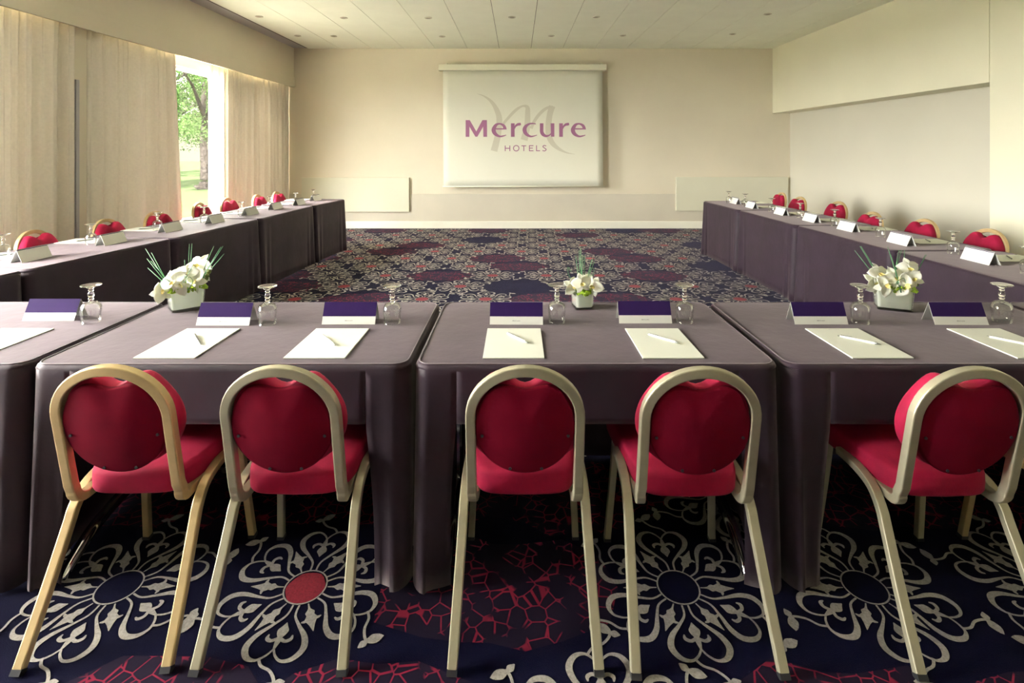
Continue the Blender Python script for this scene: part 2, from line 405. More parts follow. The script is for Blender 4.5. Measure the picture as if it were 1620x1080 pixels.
P_LEAF = [ribbon2d(leaf, 3), ribbon2d(wing, 3), ribbon2d(mirror(wing), 3)]
# connector curl from a petal tip to the neighbour, with a palmette
conn = [(0.252, 0.030, 0.008), (0.275, 0.012, 0.008), (0.290, -0.022, 0.008), (0.322, -0.048, 0.009), (0.350, -0.036, 0.010), (0.352, -0.010, 0.012)]
blob = [(0.318, -0.078, 0.003), (0.322, -0.062, 0.024), (0.326, -0.048, 0.013), (0.336, -0.030, 0.026), (0.345, -0.012, 0.004)]
P_CONN = [ribbon2d(conn, 4), ribbon2d(blob, 3)]
P_CONN2 = [ribbon2d(mirror(conn), 4), ribbon2d(mirror(blob), 3)]
ringpts = [(0.069 * math.cos(a) , 0.069 * math.sin(a), 0.005) for a in [2*PI*k/18 for k in range(19)]]
P_RING = [ribbon2d(ringpts, 2)]
def disc(r, n, sc2=0.12):
    vs = [(0, 0)] + [(r*(1 + sc2*math.cos(6*2*PI*k/n)) * math.cos(2*PI*k/n), r*(1 + sc2*math.cos(6*2*PI*k/n)) * math.sin(2*PI*k/n)) for k in range(n)]
    return vs, [(0, 1+k, 1+(k+1) % n) for k in range(n)]
P_DISC = disc(0.064, 24, 0.03)
rng = random.Random(21)
FORCE = {(0, -1): 0, (0, 0): 1, (0, -2): 1, (0, 1): 1, (0, 2): 1, (0, -3): 2, (-1, 0): 2, (7, 0): 1, (7, 1): 1, (7, 2): 1, (7, -1): 2}
ROWS = range(-7, 18)
for k in ROWS:
    Yk = 1.795 + 0.495 * k
    X0 = -0.085 + max(0, k) / 8 * 0.10 + (0.315 if k % 2 else 0.0)
    for j in range(-9, 10):
        X = X0 + 0.63 * j
        if X < XL - 0.4 or X > XR + 0.3 or Yk > YB - 0.1 or Yk < YF: continue
        if k == 0: kind = {0: 0}.get(j, 1)
        else:
            v = math.sin(1.7 * j + 2.3 * k + 0.6 * math.sin(k * 1.3)) + 0.8 * math.sin(0.9 * j - 1.9 * k) + rng.uniform(-0.4, 0.4)
            kind = 1 if v > -0.75 else (0 if v > -1.45 else 2)
            if k == 1: kind = 1 if j in (1, 4) else 0
            if k == -1: kind = 1 if j in (-3, -5, 0, 3) else 0
        if kind == 0:                             # red crackle patch
            vs = [(0, 0)]; n = 16
            for q in range(n):
                a = 2*PI*q/n; r = 0.33 + 0.07 * math.cos(2*a) + rng.uniform(-0.04, 0.04); vs.append((r*math.cos(a), r*0.86*math.sin(a)))
            z = ZR * (0.3 + 0.5 * rng.random())
            flat(vs, [(0, 1+q, 1+(q+1) % n) for q in range(n)], X, Yk, 1, 0, 1, z, 3)
            continue
        if kind == 2: continue
        off = (j * 7 + k * 3) % 2
        for q in range(6):
            a = PI/6 + q * PI/3 + 0.03 * rng.uniform(-1, 1); ca, sa = math.cos(a), math.sin(a)
            sy = 1.0
            for li, (vs, fs) in enumerate(P_HALF + P_FLEUR): flat(vs, fs, X, Yk, ca, sa, 1.0, ZD + 0.0003 * li, 1)
            if True:
                for li, (vs, fs) in enumerate(P_CONN if rng.random() < 0.5 else P_CONN2): flat(vs, fs, X, Yk, ca, sa, 1, ZD + 0.0016 + 0.0003 * li + 0.00002 * q, 1)
            a2 = a + PI/6; ca, sa = math.cos(a2), math.sin(a2)
            for li, (vs, fs) in enumerate(P_LEAF): flat(vs, fs, X, Yk, ca, sa, 1, ZD + 0.0007 + 0.0003 * li, 1)
        for vs, fs in P_RING: flat(vs, fs, X, Yk, 1, 0, 1, ZD + 0.0024, 1)
        if (k > 0 and (j + 2*k) % 7) or (k == 0 and j == -1): flat(P_DISC[0], P_DISC[1], X, Yk, 1, 0, 1, ZD - 0.0002, 2)
fl = gc.build('floor', [M['navy'], M['cream'], M['dot'], M['crackle']], fix=False)
bm = bmesh.new(); bm.from_mesh(fl.data)
for f in bm.faces:
    if f.calc_center_median().z > 0.0001 and f.normal.z < 0: f.normal_flip()
bm.to_mesh(fl.data); bm.free()
structure(fl, 'dark navy carpet with cream scrollwork flowers, red centres and red crackle patches')

# ------------------------------------------------------------------ tables and cloths
def make_table(L, D, chrome_feet=True):
    t = empty('folding_table', (0, 0, 0)); t['category'] = 'table'
    g = Geo(); g.box(-L/2 + 0.012, L/2 - 0.012, -D/2 + 0.012, D/2 - 0.012, 0.715, 0.743); g.build('tabletop', M['board_top'], t, bevel=0.004)
    for sx in (-1, 1):
        x = sx * (L/2 - 0.10)
        g = Geo(); g.tube([(x, 0, 0.10), (x, 0, 0.716)], 0.025, 14); leg = g.build('leg', M['chrome'], t, smooth=False)
        g = Geo()
        pts = [(x, s * (D/2 - 0.02) , 0.013 + 0.0 * s) for s in (-1,)]
        pts = catmull([(x, -D/2 + 0.005, 0.016), (x, -D/2 + 0.05, 0.050), (x, -D/2 + 0.16, 0.105), (x, 0, 0.135), (x, D/2 - 0.16, 0.105), (x, D/2 - 0.05, 0.050), (x, D/2 - 0.005, 0.016)], 5)
        g.tube(pts, [0.010 + 0.012 * math.sin(PI * i / (len(pts)-1)) ** 0.5 for i in range(len(pts))], 12)
        g.build('foot', M['chrome'], leg, smooth=True)
        g = Geo(); g.tube([(x, 0, 0.70), (x - sx*0.22, 0, 0.71)], 0.010, 8); g.build('brace', M['chrome'], leg)
    return t

def make_cloth(L, D, seed, short=True, wrap=0.155, wrapL=None):
    rnd = random.Random(seed); ph = [rnd.uniform(0, 6.28) for _ in range(8)]
    rc = 0.055; hx, hy = L/2, D/2; z = TT
    per = []                                             # (x, y, nx, ny, corner closeness, s, side)
    def line(a, b, nrm, side, cuts=()):
        n = max(6, int((Vector(b) - Vector(a)).length / 0.022))
        ts = sorted(set([i / n for i in range(n)] ))
        for t in ts: per.append((a[0]+(b[0]-a[0])*t, a[1]+(b[1]-a[1])*t, nrm[0], nrm[1], side))
    def arc(cx, cy, a0, side):
        for i in range(7):
            a = a0 + (PI/2) * i / 7; per.append((cx + rc*math.cos(a), cy + rc*math.sin(a), math.cos(a), math.sin(a), side))
    line((hx, -hy+rc), (hx, hy-rc), (1, 0), 'end'); arc(hx-rc, hy-rc, 0, 'c')
    line((hx-rc, hy), (-hx+rc, hy), (0, 1), 'rear'); arc(-hx+rc, hy-rc, PI/2, 'c')
    line((-hx, hy-rc), (-hx, -hy+rc), (-1, 0), 'end'); arc(-hx+rc, -hy+rc, PI, 'c')
    line((-hx+rc, -hy), (hx-rc, -hy), (0, -1), 'front'); arc(hx-rc, -hy+rc, -PI/2, 'c')
    n = len(per)
    wl = wrap if wrapL is None else wrapL
    def is_short(i):
        x, y, nx, ny, s = per[i % n]
        return short and s == 'front' and (-hx + wl) < x < (hx - wrap)
    g = Geo()
    # top: rings
    rings = []
    for ins, dz in ((0.32, 0.0005), (0.16, 0.001), (0.06, 0.001), (0.030, 0.0010), (0.014, 0.0004), (0.006, -0.001), (0.0, -0.006), (-0.004, -0.014)):
        ring = []
        for (x, y, nx, ny, s) in per:
            k = ins
            xx, yy = x - nx * k, y - ny * k
            xx = max(-hx + max(ins, 0), min(hx - max(ins, 0), xx)) if ins > 0 else xx
            yy = max(-hy + max(ins, 0), min(hy - max(ins, 0), yy)) if ins > 0 else yy
            if s == 'end' and ins < 0: xx = x - nx * 0.0
            if ins > rc * 0.9:                           # shrink the rounded rectangle properly
                xx = max(-hx + ins, min(hx - ins, x)); yy = max(-hy + ins, min(hy - ins, y))
            dz2 = dz + 0.0007 * math.sin(9 * xx + ph[0]) * math.sin(8 * yy + ph[1])
            ring.append((xx, yy, z + dz2))
        rings.append(ring)
    base = []
    for r in rings:
        base.append(len(g.v)); g.v += r
    for a in range(len(rings) - 1):
        for i in range(n):
            j = (i + 1) % n; g.f.append((base[a]+i, base[a]+j, base[a+1]+j, base[a+1]+i)); g.m.append(0)
    g.f.append(tuple(base[0] + i for i in range(n))); g.m.append(0)
    # skirts
    steps = [0.0, 0.04, 0.10, 0.18, 0.28, 0.40, 0.52, 0.64, 0.76, 0.88, 1.0]
    def skirt_pt(i, t, shortp):
        x, y, nx, ny, s = per[i % n]
        drop = 0.195 if shortp else (z - 0.012)
        zz = z - 0.014 - (drop - 0.014) * t
        cd = min(math.hypot(abs(x) - hx, abs(y) - hy), 0.5)
        sfull = x * 1.0 + y * 1.3
        f = t if not shortp else t * 0.25
        if s == 'end':
            off = -0.010 * f * (1 + math.sin(sfull * 23 + ph[2]))
        else:
            off = 0.004 + f * (0.008 + 0.004 * math.sin(sfull * 5.3 + ph[3]) + 0.0022 * math.sin(sfull * 13.7 + ph[4]) * math.sin(sfull * 3.1 + ph[6]))
            cone = math.exp(-((cd - 0.03) / 0.06) ** 2)
            off += f * cone * 0.030
            off += f * 0.013 * math.exp(-((cd - 0.16) / 0.05) ** 2) * math.sin(ph[5] + 60 * cd)
        ox, oy = nx * off, ny * off
        if s == 'c': ox *= 0.25
        # the free edge of the wrapped corner falls back towards the corner
        if s == 'front' and not shortp and short:
            e = min(1, cd / 0.155)
            tt = max(0.0, (t - 0.24) / 0.76)
            ox += (1 if x > 0 else -1) * 0.065 * e * tt * (0.6 + 0.4 * math.sin(2.2 * t + ph[6]))
            oy += 0.012 * t * math.sin(PI * e)
        # sag folds just under the edge at the corners
        zz += 0.0
        return (x + ox, y + oy, zz)
    runs = []; i0 = None
    segs = [(i, is_short(i) and is_short(i + 1) or (is_short(i) or is_short(i + 1))) for i in range(n)]
    cols = {}
    for i, sh in segs:
        ids = []
        for c in (i, i + 1):
            key = (c % n, sh)
            if key not in cols:
                b0 = len(g.v); cols[key] = b0
                for t in steps: g.v.append(skirt_pt(c, t, sh))
            ids.append(cols[key])
        a, b = ids
        for q in range(len(steps) - 1):
            g.f.append((a+q, b+q, b+q+1, a+q+1)); g.m.append(0)
    # join top rim to skirt columns
    me = me_py('tablecloth', g.v, g.f, g.m)
    bm = bmesh.new(); bm.from_mesh(me)
    bmesh.ops.remove_doubles(bm, verts=[v for v in bm.verts if v.co.z > z - 0.02], dist=0.006 * 0.2)
    bmesh.ops.recalc_face_normals(bm, faces=bm.faces); bm.to_mesh(me); bm.free()
    o = link('tablecloth', me, [M['cloth'], M['hem']], smooth=True, solid=0.0022)
    ring = [(x - nx * 0.009, y - ny * 0.009, z + 0.0014) for (x, y, nx, ny, sd) in per]
    pp = Geo(); m = len(ring); k = 6
    for i in range(m):
        nx, ny = per[i][2], per[i][3]
        for q in range(k):
            a = 2 * PI * q / k; pp.v.append((ring[i][0] + nx * 0.0028 * math.cos(a), ring[i][1] + ny * 0.0028 * math.cos(a), ring[i][2] + 0.0028 * math.sin(a)))
    for i in range(m):
        j = (i + 1) % m
        for q in range(k): pp.f.append((i*k+q, i*k+(q+1) % k, j*k+(q+1) % k, j*k+q)); pp.m.append(0)
    pp.build('piping', M['hem'], o, smooth=True)
    return o

DT = 0.746; YT = 1.798 + DT / 2
FR = [(-2.95, -1.675, 'left edge, partly out of view, beyond the leftmost chair'), (-1.655, -0.368, 'under the two left chairs in front of the camera'),
      (-0.348, 0.893, 'in the middle of the front row'), (0.915, 2.300, 'right of the middle in the front row'), (2.320, 3.60, 'at the far right end, mostly out of view')]
for i, (a, b, lb) in enumerate(FR):
    c = (a + b) / 2
    t = make_table(b - a - 0.01, DT - 0.008); t.location = (c, YT, 0)
    t['label'] = 'chrome legged table under its cloth, ' + lb; t['group'] = 'front row tables'
    o = make_cloth(b - a, DT, 10 + i); o.location = (c, YT, 0)
    tag(o, 'aubergine tablecloth with short front, ' + lb, 'tablecloth', 'front row tablecloths')
ORD = ['first', 'second', 'third', 'fourth', 'fifth', 'sixth', 'seventh', 'eighth']
def side_tables(pts, D, side, names):
    for i in range(len(pts) - 1):
        (x0, y0), (x1, y1) = pts[i], pts[i + 1]           # inner edge, far -> near
        L = math.hypot(x1-x0, y1-y0) - 0.02
        ux, uy = (x1-x0)/(L+0.02), (y1-y0)/(L+0.02)
        # outward direction from the inner edge towards the chairs
        nx, ny = (uy, -ux) if side < 0 else (-uy, ux)
        if nx * side < 0: nx, ny = -nx, -ny
        cx, cy = (x0+x1)/2 + nx*D/2, (y0+y1)/2 + ny*D/2
        rz = math.atan2(-nx, ny) + PI                        # local +y faces inward
        # local y axis = inward = (-nx,-ny)
        rz = math.atan2(nx, -ny)
        o = make_cloth(L, D, 40 + i + (10 if side > 0 else 0)); o.location = (cx, cy, 0); o.rotation_euler = (0, 0, rz)
        s = 'left' if side < 0 else 'right'
        tag(o, 'aubergine velvet tablecloth, %s in the %s-hand row' % (names[i], s), 'tablecloth', 'tablecloths of the %s row' % s)
        t = make_table(L - 0.01, D - 0.008); t.location = (cx, cy, 0); t.rotation_euler = (0, 0, rz)
        t['label'] = 'folding table under its cloth, %s in the %s-hand row' % (names[i], s); t['group'] = 'tables of the %s row' % s
DS = 0.77
NL = ['the farthest one by the back wall', 'next to the farthest', 'middle one, under the window', 'next to nearest', 'the nearest one, joining the front row']
side_tables([(-2.53, 7.84), (-2.64, 6.91), (-2.71, 5.60), (-2.82, 4.36), (-2.97, 3.216), (-3.05, 2.60)], DS, -1, NL)
side_tables([(2.64, 7.56), (2.67, 6.41), (2.685, 5.12), (2.71, 3.83), (2.73, 2.60)], DS, 1, [NL[0], NL[1], NL[3], NL[4]])

# ------------------------------------------------------------------ chairs
def make_chair(metal):
    t = empty('banquet_chair', (0, 0, 0)); t['category'] = 'chair'
    mt = M[metal]
    y_of = lambda z: 0.14 - 0.198 * (z - 0.395) + 0.0
    # arched back frame running down into the seat rails
    R = 0.1625; zc = 0.69
    half = [(0.150, 0.54, 0.404), (0.153, 0.40, 0.402), (0.157, 0.235, 0.398)]
    arcb = []
    for q in range(7):
        a = PI/2 * q / 6
        arcb.append((0.158 + 0.001 * q, 0.175 - 0.038 * math.sin(a), 0.398 + 0.038 * (1 - math.cos(a))))
    up = [(R, y_of(z), z) for z in (0.46, 0.52, 0.58, 0.64)]
    side = half + arcb + up
    pts = [p for p in side]; wid = [(1, 0, 0)] * len(side)
    for q in range(0, 25):
        a = PI * q / 24
        zz = zc + 0.146 * math.sin(a)
        pts.append((R * math.cos(a), y_of(zz), zz)); wid.append((math.cos(a), 0, math.sin(a)))
    for p in reversed(side): pts.append((-p[0], p[1], p[2])); wid.append((-1, 0, 0))
    g = Geo(); g.sweep(pts, wid, 0.0295, 0.028); g.build('back_frame', mt, t, bevel=0.004)
    # legs
    for s in (-1, 1):
        ctl = [(s*0.186, 0.40, 0.418), (s*0.188, 0.30, 0.418), (s*0.190, 0.225, 0.402), (s*0.192, 0.180, 0.360), (s*0.1935, 0.155, 0.310), (s*0.200, 0.085, 0.165), (s*0.207, 0.004, 0.012)]
        p = catmull(ctl, 5)
        g = Geo(); g.sweep(p, [(1, 0, 0)] * len(p), 0.029, 0.024); lg = g.build('leg', mt, t, bevel=0.0035)
        g = Geo(); g.sweep([(s*0.2068, 0.006, 0.014), (s*0.2075, -0.003, 0.001)], [(1, 0, 0)] * 2, 0.0285, 0.025); g.build('foot_cap', M['black'], lg)
        p = [(s*0.176, 0.475, 0.415), (s*0.184, 0.495, 0.25), (s*0.198, 0.528, 0.012)]
        g = Geo(); g.sweep(p, [(1, 0, 0)] * 3, 0.024, 0.024); lg = g.build('leg', mt, t, bevel=0.003)
        g = Geo(); g.sweep([(s*0.198, 0.528, 0.014), (s*0.1985, 0.529, 0.001)], [(1, 0, 0)] * 2, 0.0255, 0.0255); g.build('foot_cap', M['black'], lg)
    # seat: rounded, wider at the front
    out = []; n = 56
    for q in range(n):
        a = 2*PI*q/n; c, s = math.cos(a), math.sin(a); e = 0.30
        x = math.copysign(abs(c)**e, c); y = math.copysign(abs(s)**e, s)
        yy = 0.395 + 0.225 * y; hw = 0.160 + 0.045 * (y + 1) / 2
        out.append((x * hw, yy - (0.012 * (1 - x*x) if y < -0.5 else 0) + 0.0))
    g = Geo(); vs = []; prof = [(0.0, 0.402), (0.94, 0.402), (0.985, 0.404), (1.0, 0.411), (1.005, 0.436), (1.002, 0.459), (0.992, 0.467), (0.965, 0.473), (0.90, 0.477), (0.6, 0.483), (0.3, 0.485), (0.0, 0.486)]
    prof = [(max(p[0], 0.002), p[1]) for p in prof]
    cy = 0.395
    for r, z in prof:
        for (x, y) in out: vs.append((x * r, cy + (y - cy) * r, z))
    fs = []
    for i in range(len(prof) - 1):
        for k in range(n): fs.append((i*n+k, i*n+(k+1) % n, (i+1)*n+(k+1) % n, (i+1)*n+k))
    fs.append(tuple(range(n))); fs.append(tuple((len(prof)-1)*n + k for k in range(n))[::-1])
    g.add(vs, fs); g.build('seat', M['red'], t, smooth=True)
    # under-seat pan
    g = Geo(); g.box(-0.14, 0.14, 0.22, 0.56, 0.392, 0.403); g.build('seat_pan', M['black'], t)
    # back cushion with a dip at the top (hand hold), in front of the frame
    def outline(n, sx, sz, dip, cz):
        o = []
        for q in range(n):
            a = 2*PI*q/n + PI/2
            x = math.cos(a); zz = math.sin(a)
            z = cz + sz * zz
            if zz > 0: z -= dip * math.exp(-((x * sx) / 0.050) ** 2) - (0.014 * math.exp(-((abs(x)*sx - 0.100) / 0.04) ** 2))
            o.append((x * sx, z))
        return o
    n = 72; cz = 0.664
    prof = [(0.0, 0.010), (0.93, 0.010), (0.985, 0.016), (1.0, 0.026), (1.0, 0.044), (0.975, 0.056), (0.91, 0.064), (0.6, 0.070), (0.0, 0.072)]
    ol = outline(n, 0.181, 0.160, 0.048, cz)
    g = Geo(); vs = []
    for r, d in prof:
        r = max(r, 0.002)
        for x, z in ol:
            zz = cz + (z - cz) * r - (0.0 if r > 0.5 else 0.004)
            vs.append((x * r, y_of(zz) + d, zz))
    fs = []
    for i in range(len(prof) - 1):
        for k in range(n): fs.append((i*n+k, i*n+(k+1) % n, (i+1)*n+(k+1) % n, (i+1)*n+k))
    g.add(vs, fs); g.build('backrest', M['red'], t, smooth=True)
    # flat felt-covered board closing the back inside the arch
    ol = outline(n, 0.149, 0.150, 0.024, 0.652); cz2 = 0.655
    g = Geo(); vs = []
    for r, d in ((0.002, -0.010), (0.96, -0.010), (1.0, -0.006), (1.0, 0.010), (0.96, 0.012), (0.002, 0.012)):
        for x, z in ol:
            zz = cz2 + (z - cz2) * r; vs.append((x * r, y_of(zz) + d, zz))
    fs = []
    for i in range(5):
        for k in range(n): fs.append((i*n+k, i*n+(k+1) % n, (i+1)*n+(k+1) % n, (i+1)*n+k))
    g.add(vs, fs); bp = g.build('back_panel', M['red_back'], t, smooth=True, bevel=0)
    for x, z in ((-0.045, 0.52), (0.05, 0.52), (-0.128, 0.63), (0.128, 0.63)):
        g = Geo(); y = y_of(z) - 0.010
        g.tube([(x, y + 0.002, z), (x, y - 0.003, z)], 0.0045, 10); g.build('screw', M['black'], bp)
    return t

gold = make_chair('gold'); champ = make_chair('champagne')
used = {'gold': False, 'champagne': False}
def place_chair(x, y, rz, label, group, metal='champagne'):
    src = gold if metal == 'gold' else champ
    if not used[metal]:
        used[metal] = True; src.location = (x, y, 0); src.rotation_euler = (0, 0, rz); src['label'] = label; src['group'] = group; return src
    return dup(src, (x, y, 0), rz, label, group)
FG = 'red chairs in front of the camera'
YC = 1.496
place_chair(-1.20, YC + 0.005, 0.02, 'gold framed red chair, leftmost of the five whole chairs in the front row', FG, 'gold')
place_chair(-0.700, YC, 0.0, 'champagne framed red chair at the same table as the gold one, to its right', FG)
place_chair(0.024, YC, 0.0, 'champagne framed red chair in the middle, square to the camera', FG)
place_chair(0.540, YC - 0.01, 0.0, 'champagne framed red chair, right one of the pair at the middle table', FG)
place_chair(1.335, YC - 0.01, 0.015, 'champagne framed red chair at the table right of the middle one', FG)
place_chair(1.915, YC + 0.01, 0.03, 'gold framed red chair cut off by the right edge of the picture', FG, 'gold')
place_chair(-2.03, YC + 0.02, 0.0, 'gold framed red chair almost entirely cut off by the left edge', FG, 'gold')
LC = [(4.18, -3.82, 0.05), (4.855, -3.77, 0.0), (5.456, -3.72, -0.05), (6.34, -3.81, 0.1), (6.96, -3.81, 0.0), (7.48, -3.67, 0.05), (8.02, -3.64, 0.0)]
LCL = ['nearest the camera beside the first curtain', 'in front of the plain pier', 'in front of the gathered curtain', 'left one of two in front of the open window', 'right one of two in front of the open window',
       'second from the back corner', 'closest to the back corner']
for (Y, X, a), lb in zip(LC, LCL):
    place_chair(X - 0.055, Y, -PI/2 + a, 'gold framed red chair, left row, ' + lb, 'red chairs along the windows', 'gold')
RC = [(4.24, 3.78, 0.0), (4.855, 3.74, 0.0), (5.40, 3.63, -0.05), (6.51, 3.95, 0.05), (7.15, 3.82, 0.0), (7.85, 3.92, -0.05)]
RCL = ['nearest the camera', 'second from the camera', 'third from the camera, low beside a wall shadow', 'fourth from the camera', 'second from the back corner', 'closest to the back corner']
for (Y, X, a), lb in zip(RC, RCL):
    place_chair(X + 0.055, Y, PI/2 + a, 'gold framed red chair, right row, ' + lb, 'red chairs along the right wall', 'gold')

# ------------------------------------------------------------------ word mark as strokes (zoomed drawing units)
def wordmark_layers():
    """returns (big pale m, Mercure, HOTELS) as lists of (verts2d, faces) in picture px, y down"""
    s = 9.818
    A = lambda p: [(x / s + 725, y / s + 140, w / s) for x, y, w in p]
    Bq = lambda p: [(x / s + 825, y / s + 140, w / s) for x, y, w in p]
    Ap = lambda p: [(x / s + 725, y / s + 140) for x, y in p]
    Bp = lambda p: [(x / s + 825, y / s + 140) for x, y in p]
    def tr(r, dx): return ([(x + dx, y) for x, y in r[0]], r[1])
    def poly(p): return (p, [tuple(range(len(p)))])
    def quad(p): return (p, [(0, 1, 2, 3)])
    M1 = Ap([(115,490),(178,490),(172,572),(172,750),(115,750)]); 
    mm = [quad(Ap([(115,490),(176,490),(172,750),(115,750)])), quad(Ap([(385,490),(445,490),(448,750),(390,750)])),
          quad(Ap([(115,490),(178,490),(300,700),(266,748)])), quad(Ap([(375,490),(445,490),(296,748),(262,700)])), quad(Ap([(258,725),(302,725),(296,748),(266,748)]))]
    e = [ribbon2d(A([(575,626,20),(650,626,20),(750,626,20)]), 4), ribbon2d(A([(724,634,52),(718,598,46),(692,565,38),(640,547,24),(585,568,44),(549,640,64),(574,703,54),(640,742,30),(700,736,20),(744,722,10)]), 5)]
    r = [quad(Ap([(818,540),(875,540),(875,750),(818,750)])), ribbon2d(A([(868,625,20),(888,586,26),(920,560,38),(950,554,42),(972,549,34)]), 4)]
    c = [ribbon2d(Bq([(222,550,14),(180,543,20),(120,550,28),(65,590,50),(47,645,62),(74,705,52),(135,742,30),(190,738,18),(242,722,10)]), 5)]
    u = [ribbon2d(Bq([(313,540,55),(313,610,55),(314,670,55),(335,712,52),(380,738,36),(430,726,22),(462,695,14)]), 5), quad(Bp([(452,540),(510,540),(510,748),(458,748)]))]
    word = mm + e + r + c + u + [tr(x, 76.3) for x in r] + [tr(x, 125.4) for x in e]
    L = lambda *p: ribbon2d([(*q, 13 / s) for q in p], 1)
    P = lambda x, y: (x / s + 725, y / s + 140)
    Q = lambda x, y: (x / s + 825, y / s + 140)
    hot = [L(P(729,885), P(729,972)), L(P(801,885), P(801,972)), L(P(729,928), P(801,928)),
           L(*[P(900 + 43*math.cos(a), 927 + 43*math.sin(a)) for a in [2*PI*k/20 for k in range(21)]]),
           L(P(980,889), P(1055,889)), L(P(1018,889), P(1018,972)),
           L(Q(123,882), Q(123,972)), L(Q(118,887), Q(185,887)), L(Q(118,925), Q(176,925)), L(Q(118,966), Q(186,966)),
           L(Q(233,882), Q(233,972)), L(Q(229,966), Q(288,966)),
           L(*[q[:2] for q in catmull([(*Q(384,892), 0), (*Q(350,884), 0), (*Q(332,903), 0), (*Q(358,924), 0), (*Q(384,946), 0), (*Q(360,969), 0), (*Q(326,962), 0)], 4)])]
    big = [ribbon2d(A([(290,80,4),(400,118,22),(515,205,48),(595,330,74),(638,480,90),(615,720,95),(555,970,105)]), 6),
           ribbon2d(A([(700,545,40),(800,430,45),(900,330,45),(1000,272,30),(1070,290,60),(1078,380,80),(1068,600,95),(1022,800,110)]), 6),
           ribbon2d(Bq([(150,620,46),(210,490,50),(300,375,50),(400,300,45),(490,282,30)]), 5),
           ribbon2d(Bq([(478,272,96),(440,400,90),(420,560,92),(425,720,90),(475,840,78),(570,930,52),(700,995,22),(830,1020,4)]), 6)]
    return big, word, hot
BIG, WORD, HOT = wordmark_layers()
def mark_mesh(name, layers, fn, m, parent):
    g = Geo()
    for i, (vs, fs) in enumerate(layers):
        g.add([fn(x, y, i) for x, y in vs], [f for f in fs])
    me = me_py(name, g.v, g.f)
    return link(name, me, m, parent)

# ------------------------------------------------------------------ projection screen
YS = YB - 0.20
t = empty('projection_screen', (on_y(828, 106, YS).x, YS, on_y(828, 296, YS).z))
tag(t, 'pull-down ivory projection screen with a mauve hotel logo on the back wall', 'screen')
o0 = t.location
def rel(v): return (v[0] - o0.x, v[1] - o0.y, v[2] - o0.z)
a = on_y(694, 111.5, YS); b = on_y(959, 102, YS)
g = Geo(); g.box(a.x - o0.x, b.x - o0.x, -0.05, 0.10, a.z - o0.z, b.z - o0.z); hs = g.build('housing', M['screen_case'], t, bevel=0.008)
g = Geo()
for x in (a.x - o0.x + 0.12, b.x - o0.x - 0.09): g.box(x, x + 0.03, 0.05, 0.20, b.z - o0.z - 0.03, b.z - o0.z + 0.035)
g.build('bracket', M['screen_case'], t, bevel=0.003)
g = Geo(); n, mrow = 24, 16; vs = []; fs = []
for j in range(mrow + 1):
    v = j / mrow
    for i in range(n + 1):
        u = i / n
        px = (700.5 + 1.0 * v) + ((953 + 1.5 * v) - (700.5 + 1.0 * v)) * u
        py = 111 + (294.5 - 111) * v
        p = on_y(px, py, YS); vs.append(rel((p.x, YS + 0.02 , p.z)))
for j in range(mrow):
    for i in range(n): fs.append((j*(n+1)+i, j*(n+1)+i+1, (j+1)*(n+1)+i+1, (j+1)*(n+1)+i))
g.add(vs, fs); fab = g.build('screen_fabric', M['screen'], t, smooth=True, solid=0.002)
p0, p1 = on_y(700.5, 295, YS), on_y(956.5, 295, YS)
g = Geo(); g.tube([rel((p0.x, YS + 0.02, p0.z)), rel((p1.x, YS + 0.02, p0.z))], 0.011, 10); g.build('bottom_bar', M['screen_case'], t, smooth=True)
def scr(d): return lambda x, y, i: rel(tuple(Vector(on_y(x, y, YS + 0.02)) + Vector((0, -d - 0.0001 * i, 0))))
mark_mesh('pale_monogram', BIG, scr(0.0020), M['logo_pale'], fab)
mark_mesh('wordmark', WORD, scr(0.0032), M['logo'], fab)
mark_mesh('small_lettering', HOT, scr(0.0032), M['logo'], fab)

# ------------------------------------------------------------------ name cards
def make_card():
    W, Hc, B = 0.222, 0.083, 0.074                         # width, height, base depth
    t = Geo(); th = 0.0006
    for s in (-1, 1):
        y0, y1 = s * B / 2, 0
        t.add([(-W/2, y0, 0.0005), (W/2, y0, 0.0005), (W/2, y1, Hc), (-W/2, y1, Hc)], [(0, 1, 2, 3)])
    o = t.build('name_card', M['card'], None, fix=False, solid=0.0012)
    o['category'] = 'name card'
    d = Vector((0, B / 2, Hc)).normalized(); nrm = Vector((0, -d.z, d.y)); L = math.hypot(B / 2, Hc)
    def P(x, k, off): return Vector((x, -B / 2, 0.0005)) + d * (L * k) + nrm * off
    g = Geo(); g.add([P(-W/2, 0.36, 0.0010), P(W/2, 0.36, 0.0010), P(W/2, 1.0, 0.0010), P(-W/2, 1.0, 0.0010)], [(0, 1, 2, 3)])
    d2 = Vector((0, B / 2, -Hc)).normalized(); n2 = Vector((0, Hc, B / 2)).normalized()
    top = Vector((0, 0, Hc))
    g.add([Vector((-W/2, 0, Hc + 0.0009)), Vector((W/2, 0, Hc + 0.0009)), Vector((W/2, 0, Hc)) + d2 * 0.007 + n2 * 0.0010, Vector((-W/2, 0, Hc)) + d2 * 0.007 + n2 * 0.0010], [(0, 1, 2, 3)])
    g.build('purple_band', M['purple'], o, fix=False)
    def fn(x, y, i):
        u = (x - 831) * 0.00017; k = 0.17 - (y - 203) * 0.00017 / L
        return tuple(P(u, k, 0.0010 + 0.00001 * i))
    mark_mesh('printed_name', WORD, fn, M['ink'], o)
    return o
card0 = make_card(); used_c = [False]
def place_card(x, y, rz, label, group):
    if not used_c[0]:
        used_c[0] = True; card0.location = (x, y, TT + 0.0018); card0.rotation_euler = (0, 0, rz); card0['label'] = label; card0['group'] = group
    else: dup(card0, (x, y, TT + 0.0018), rz, label, group)
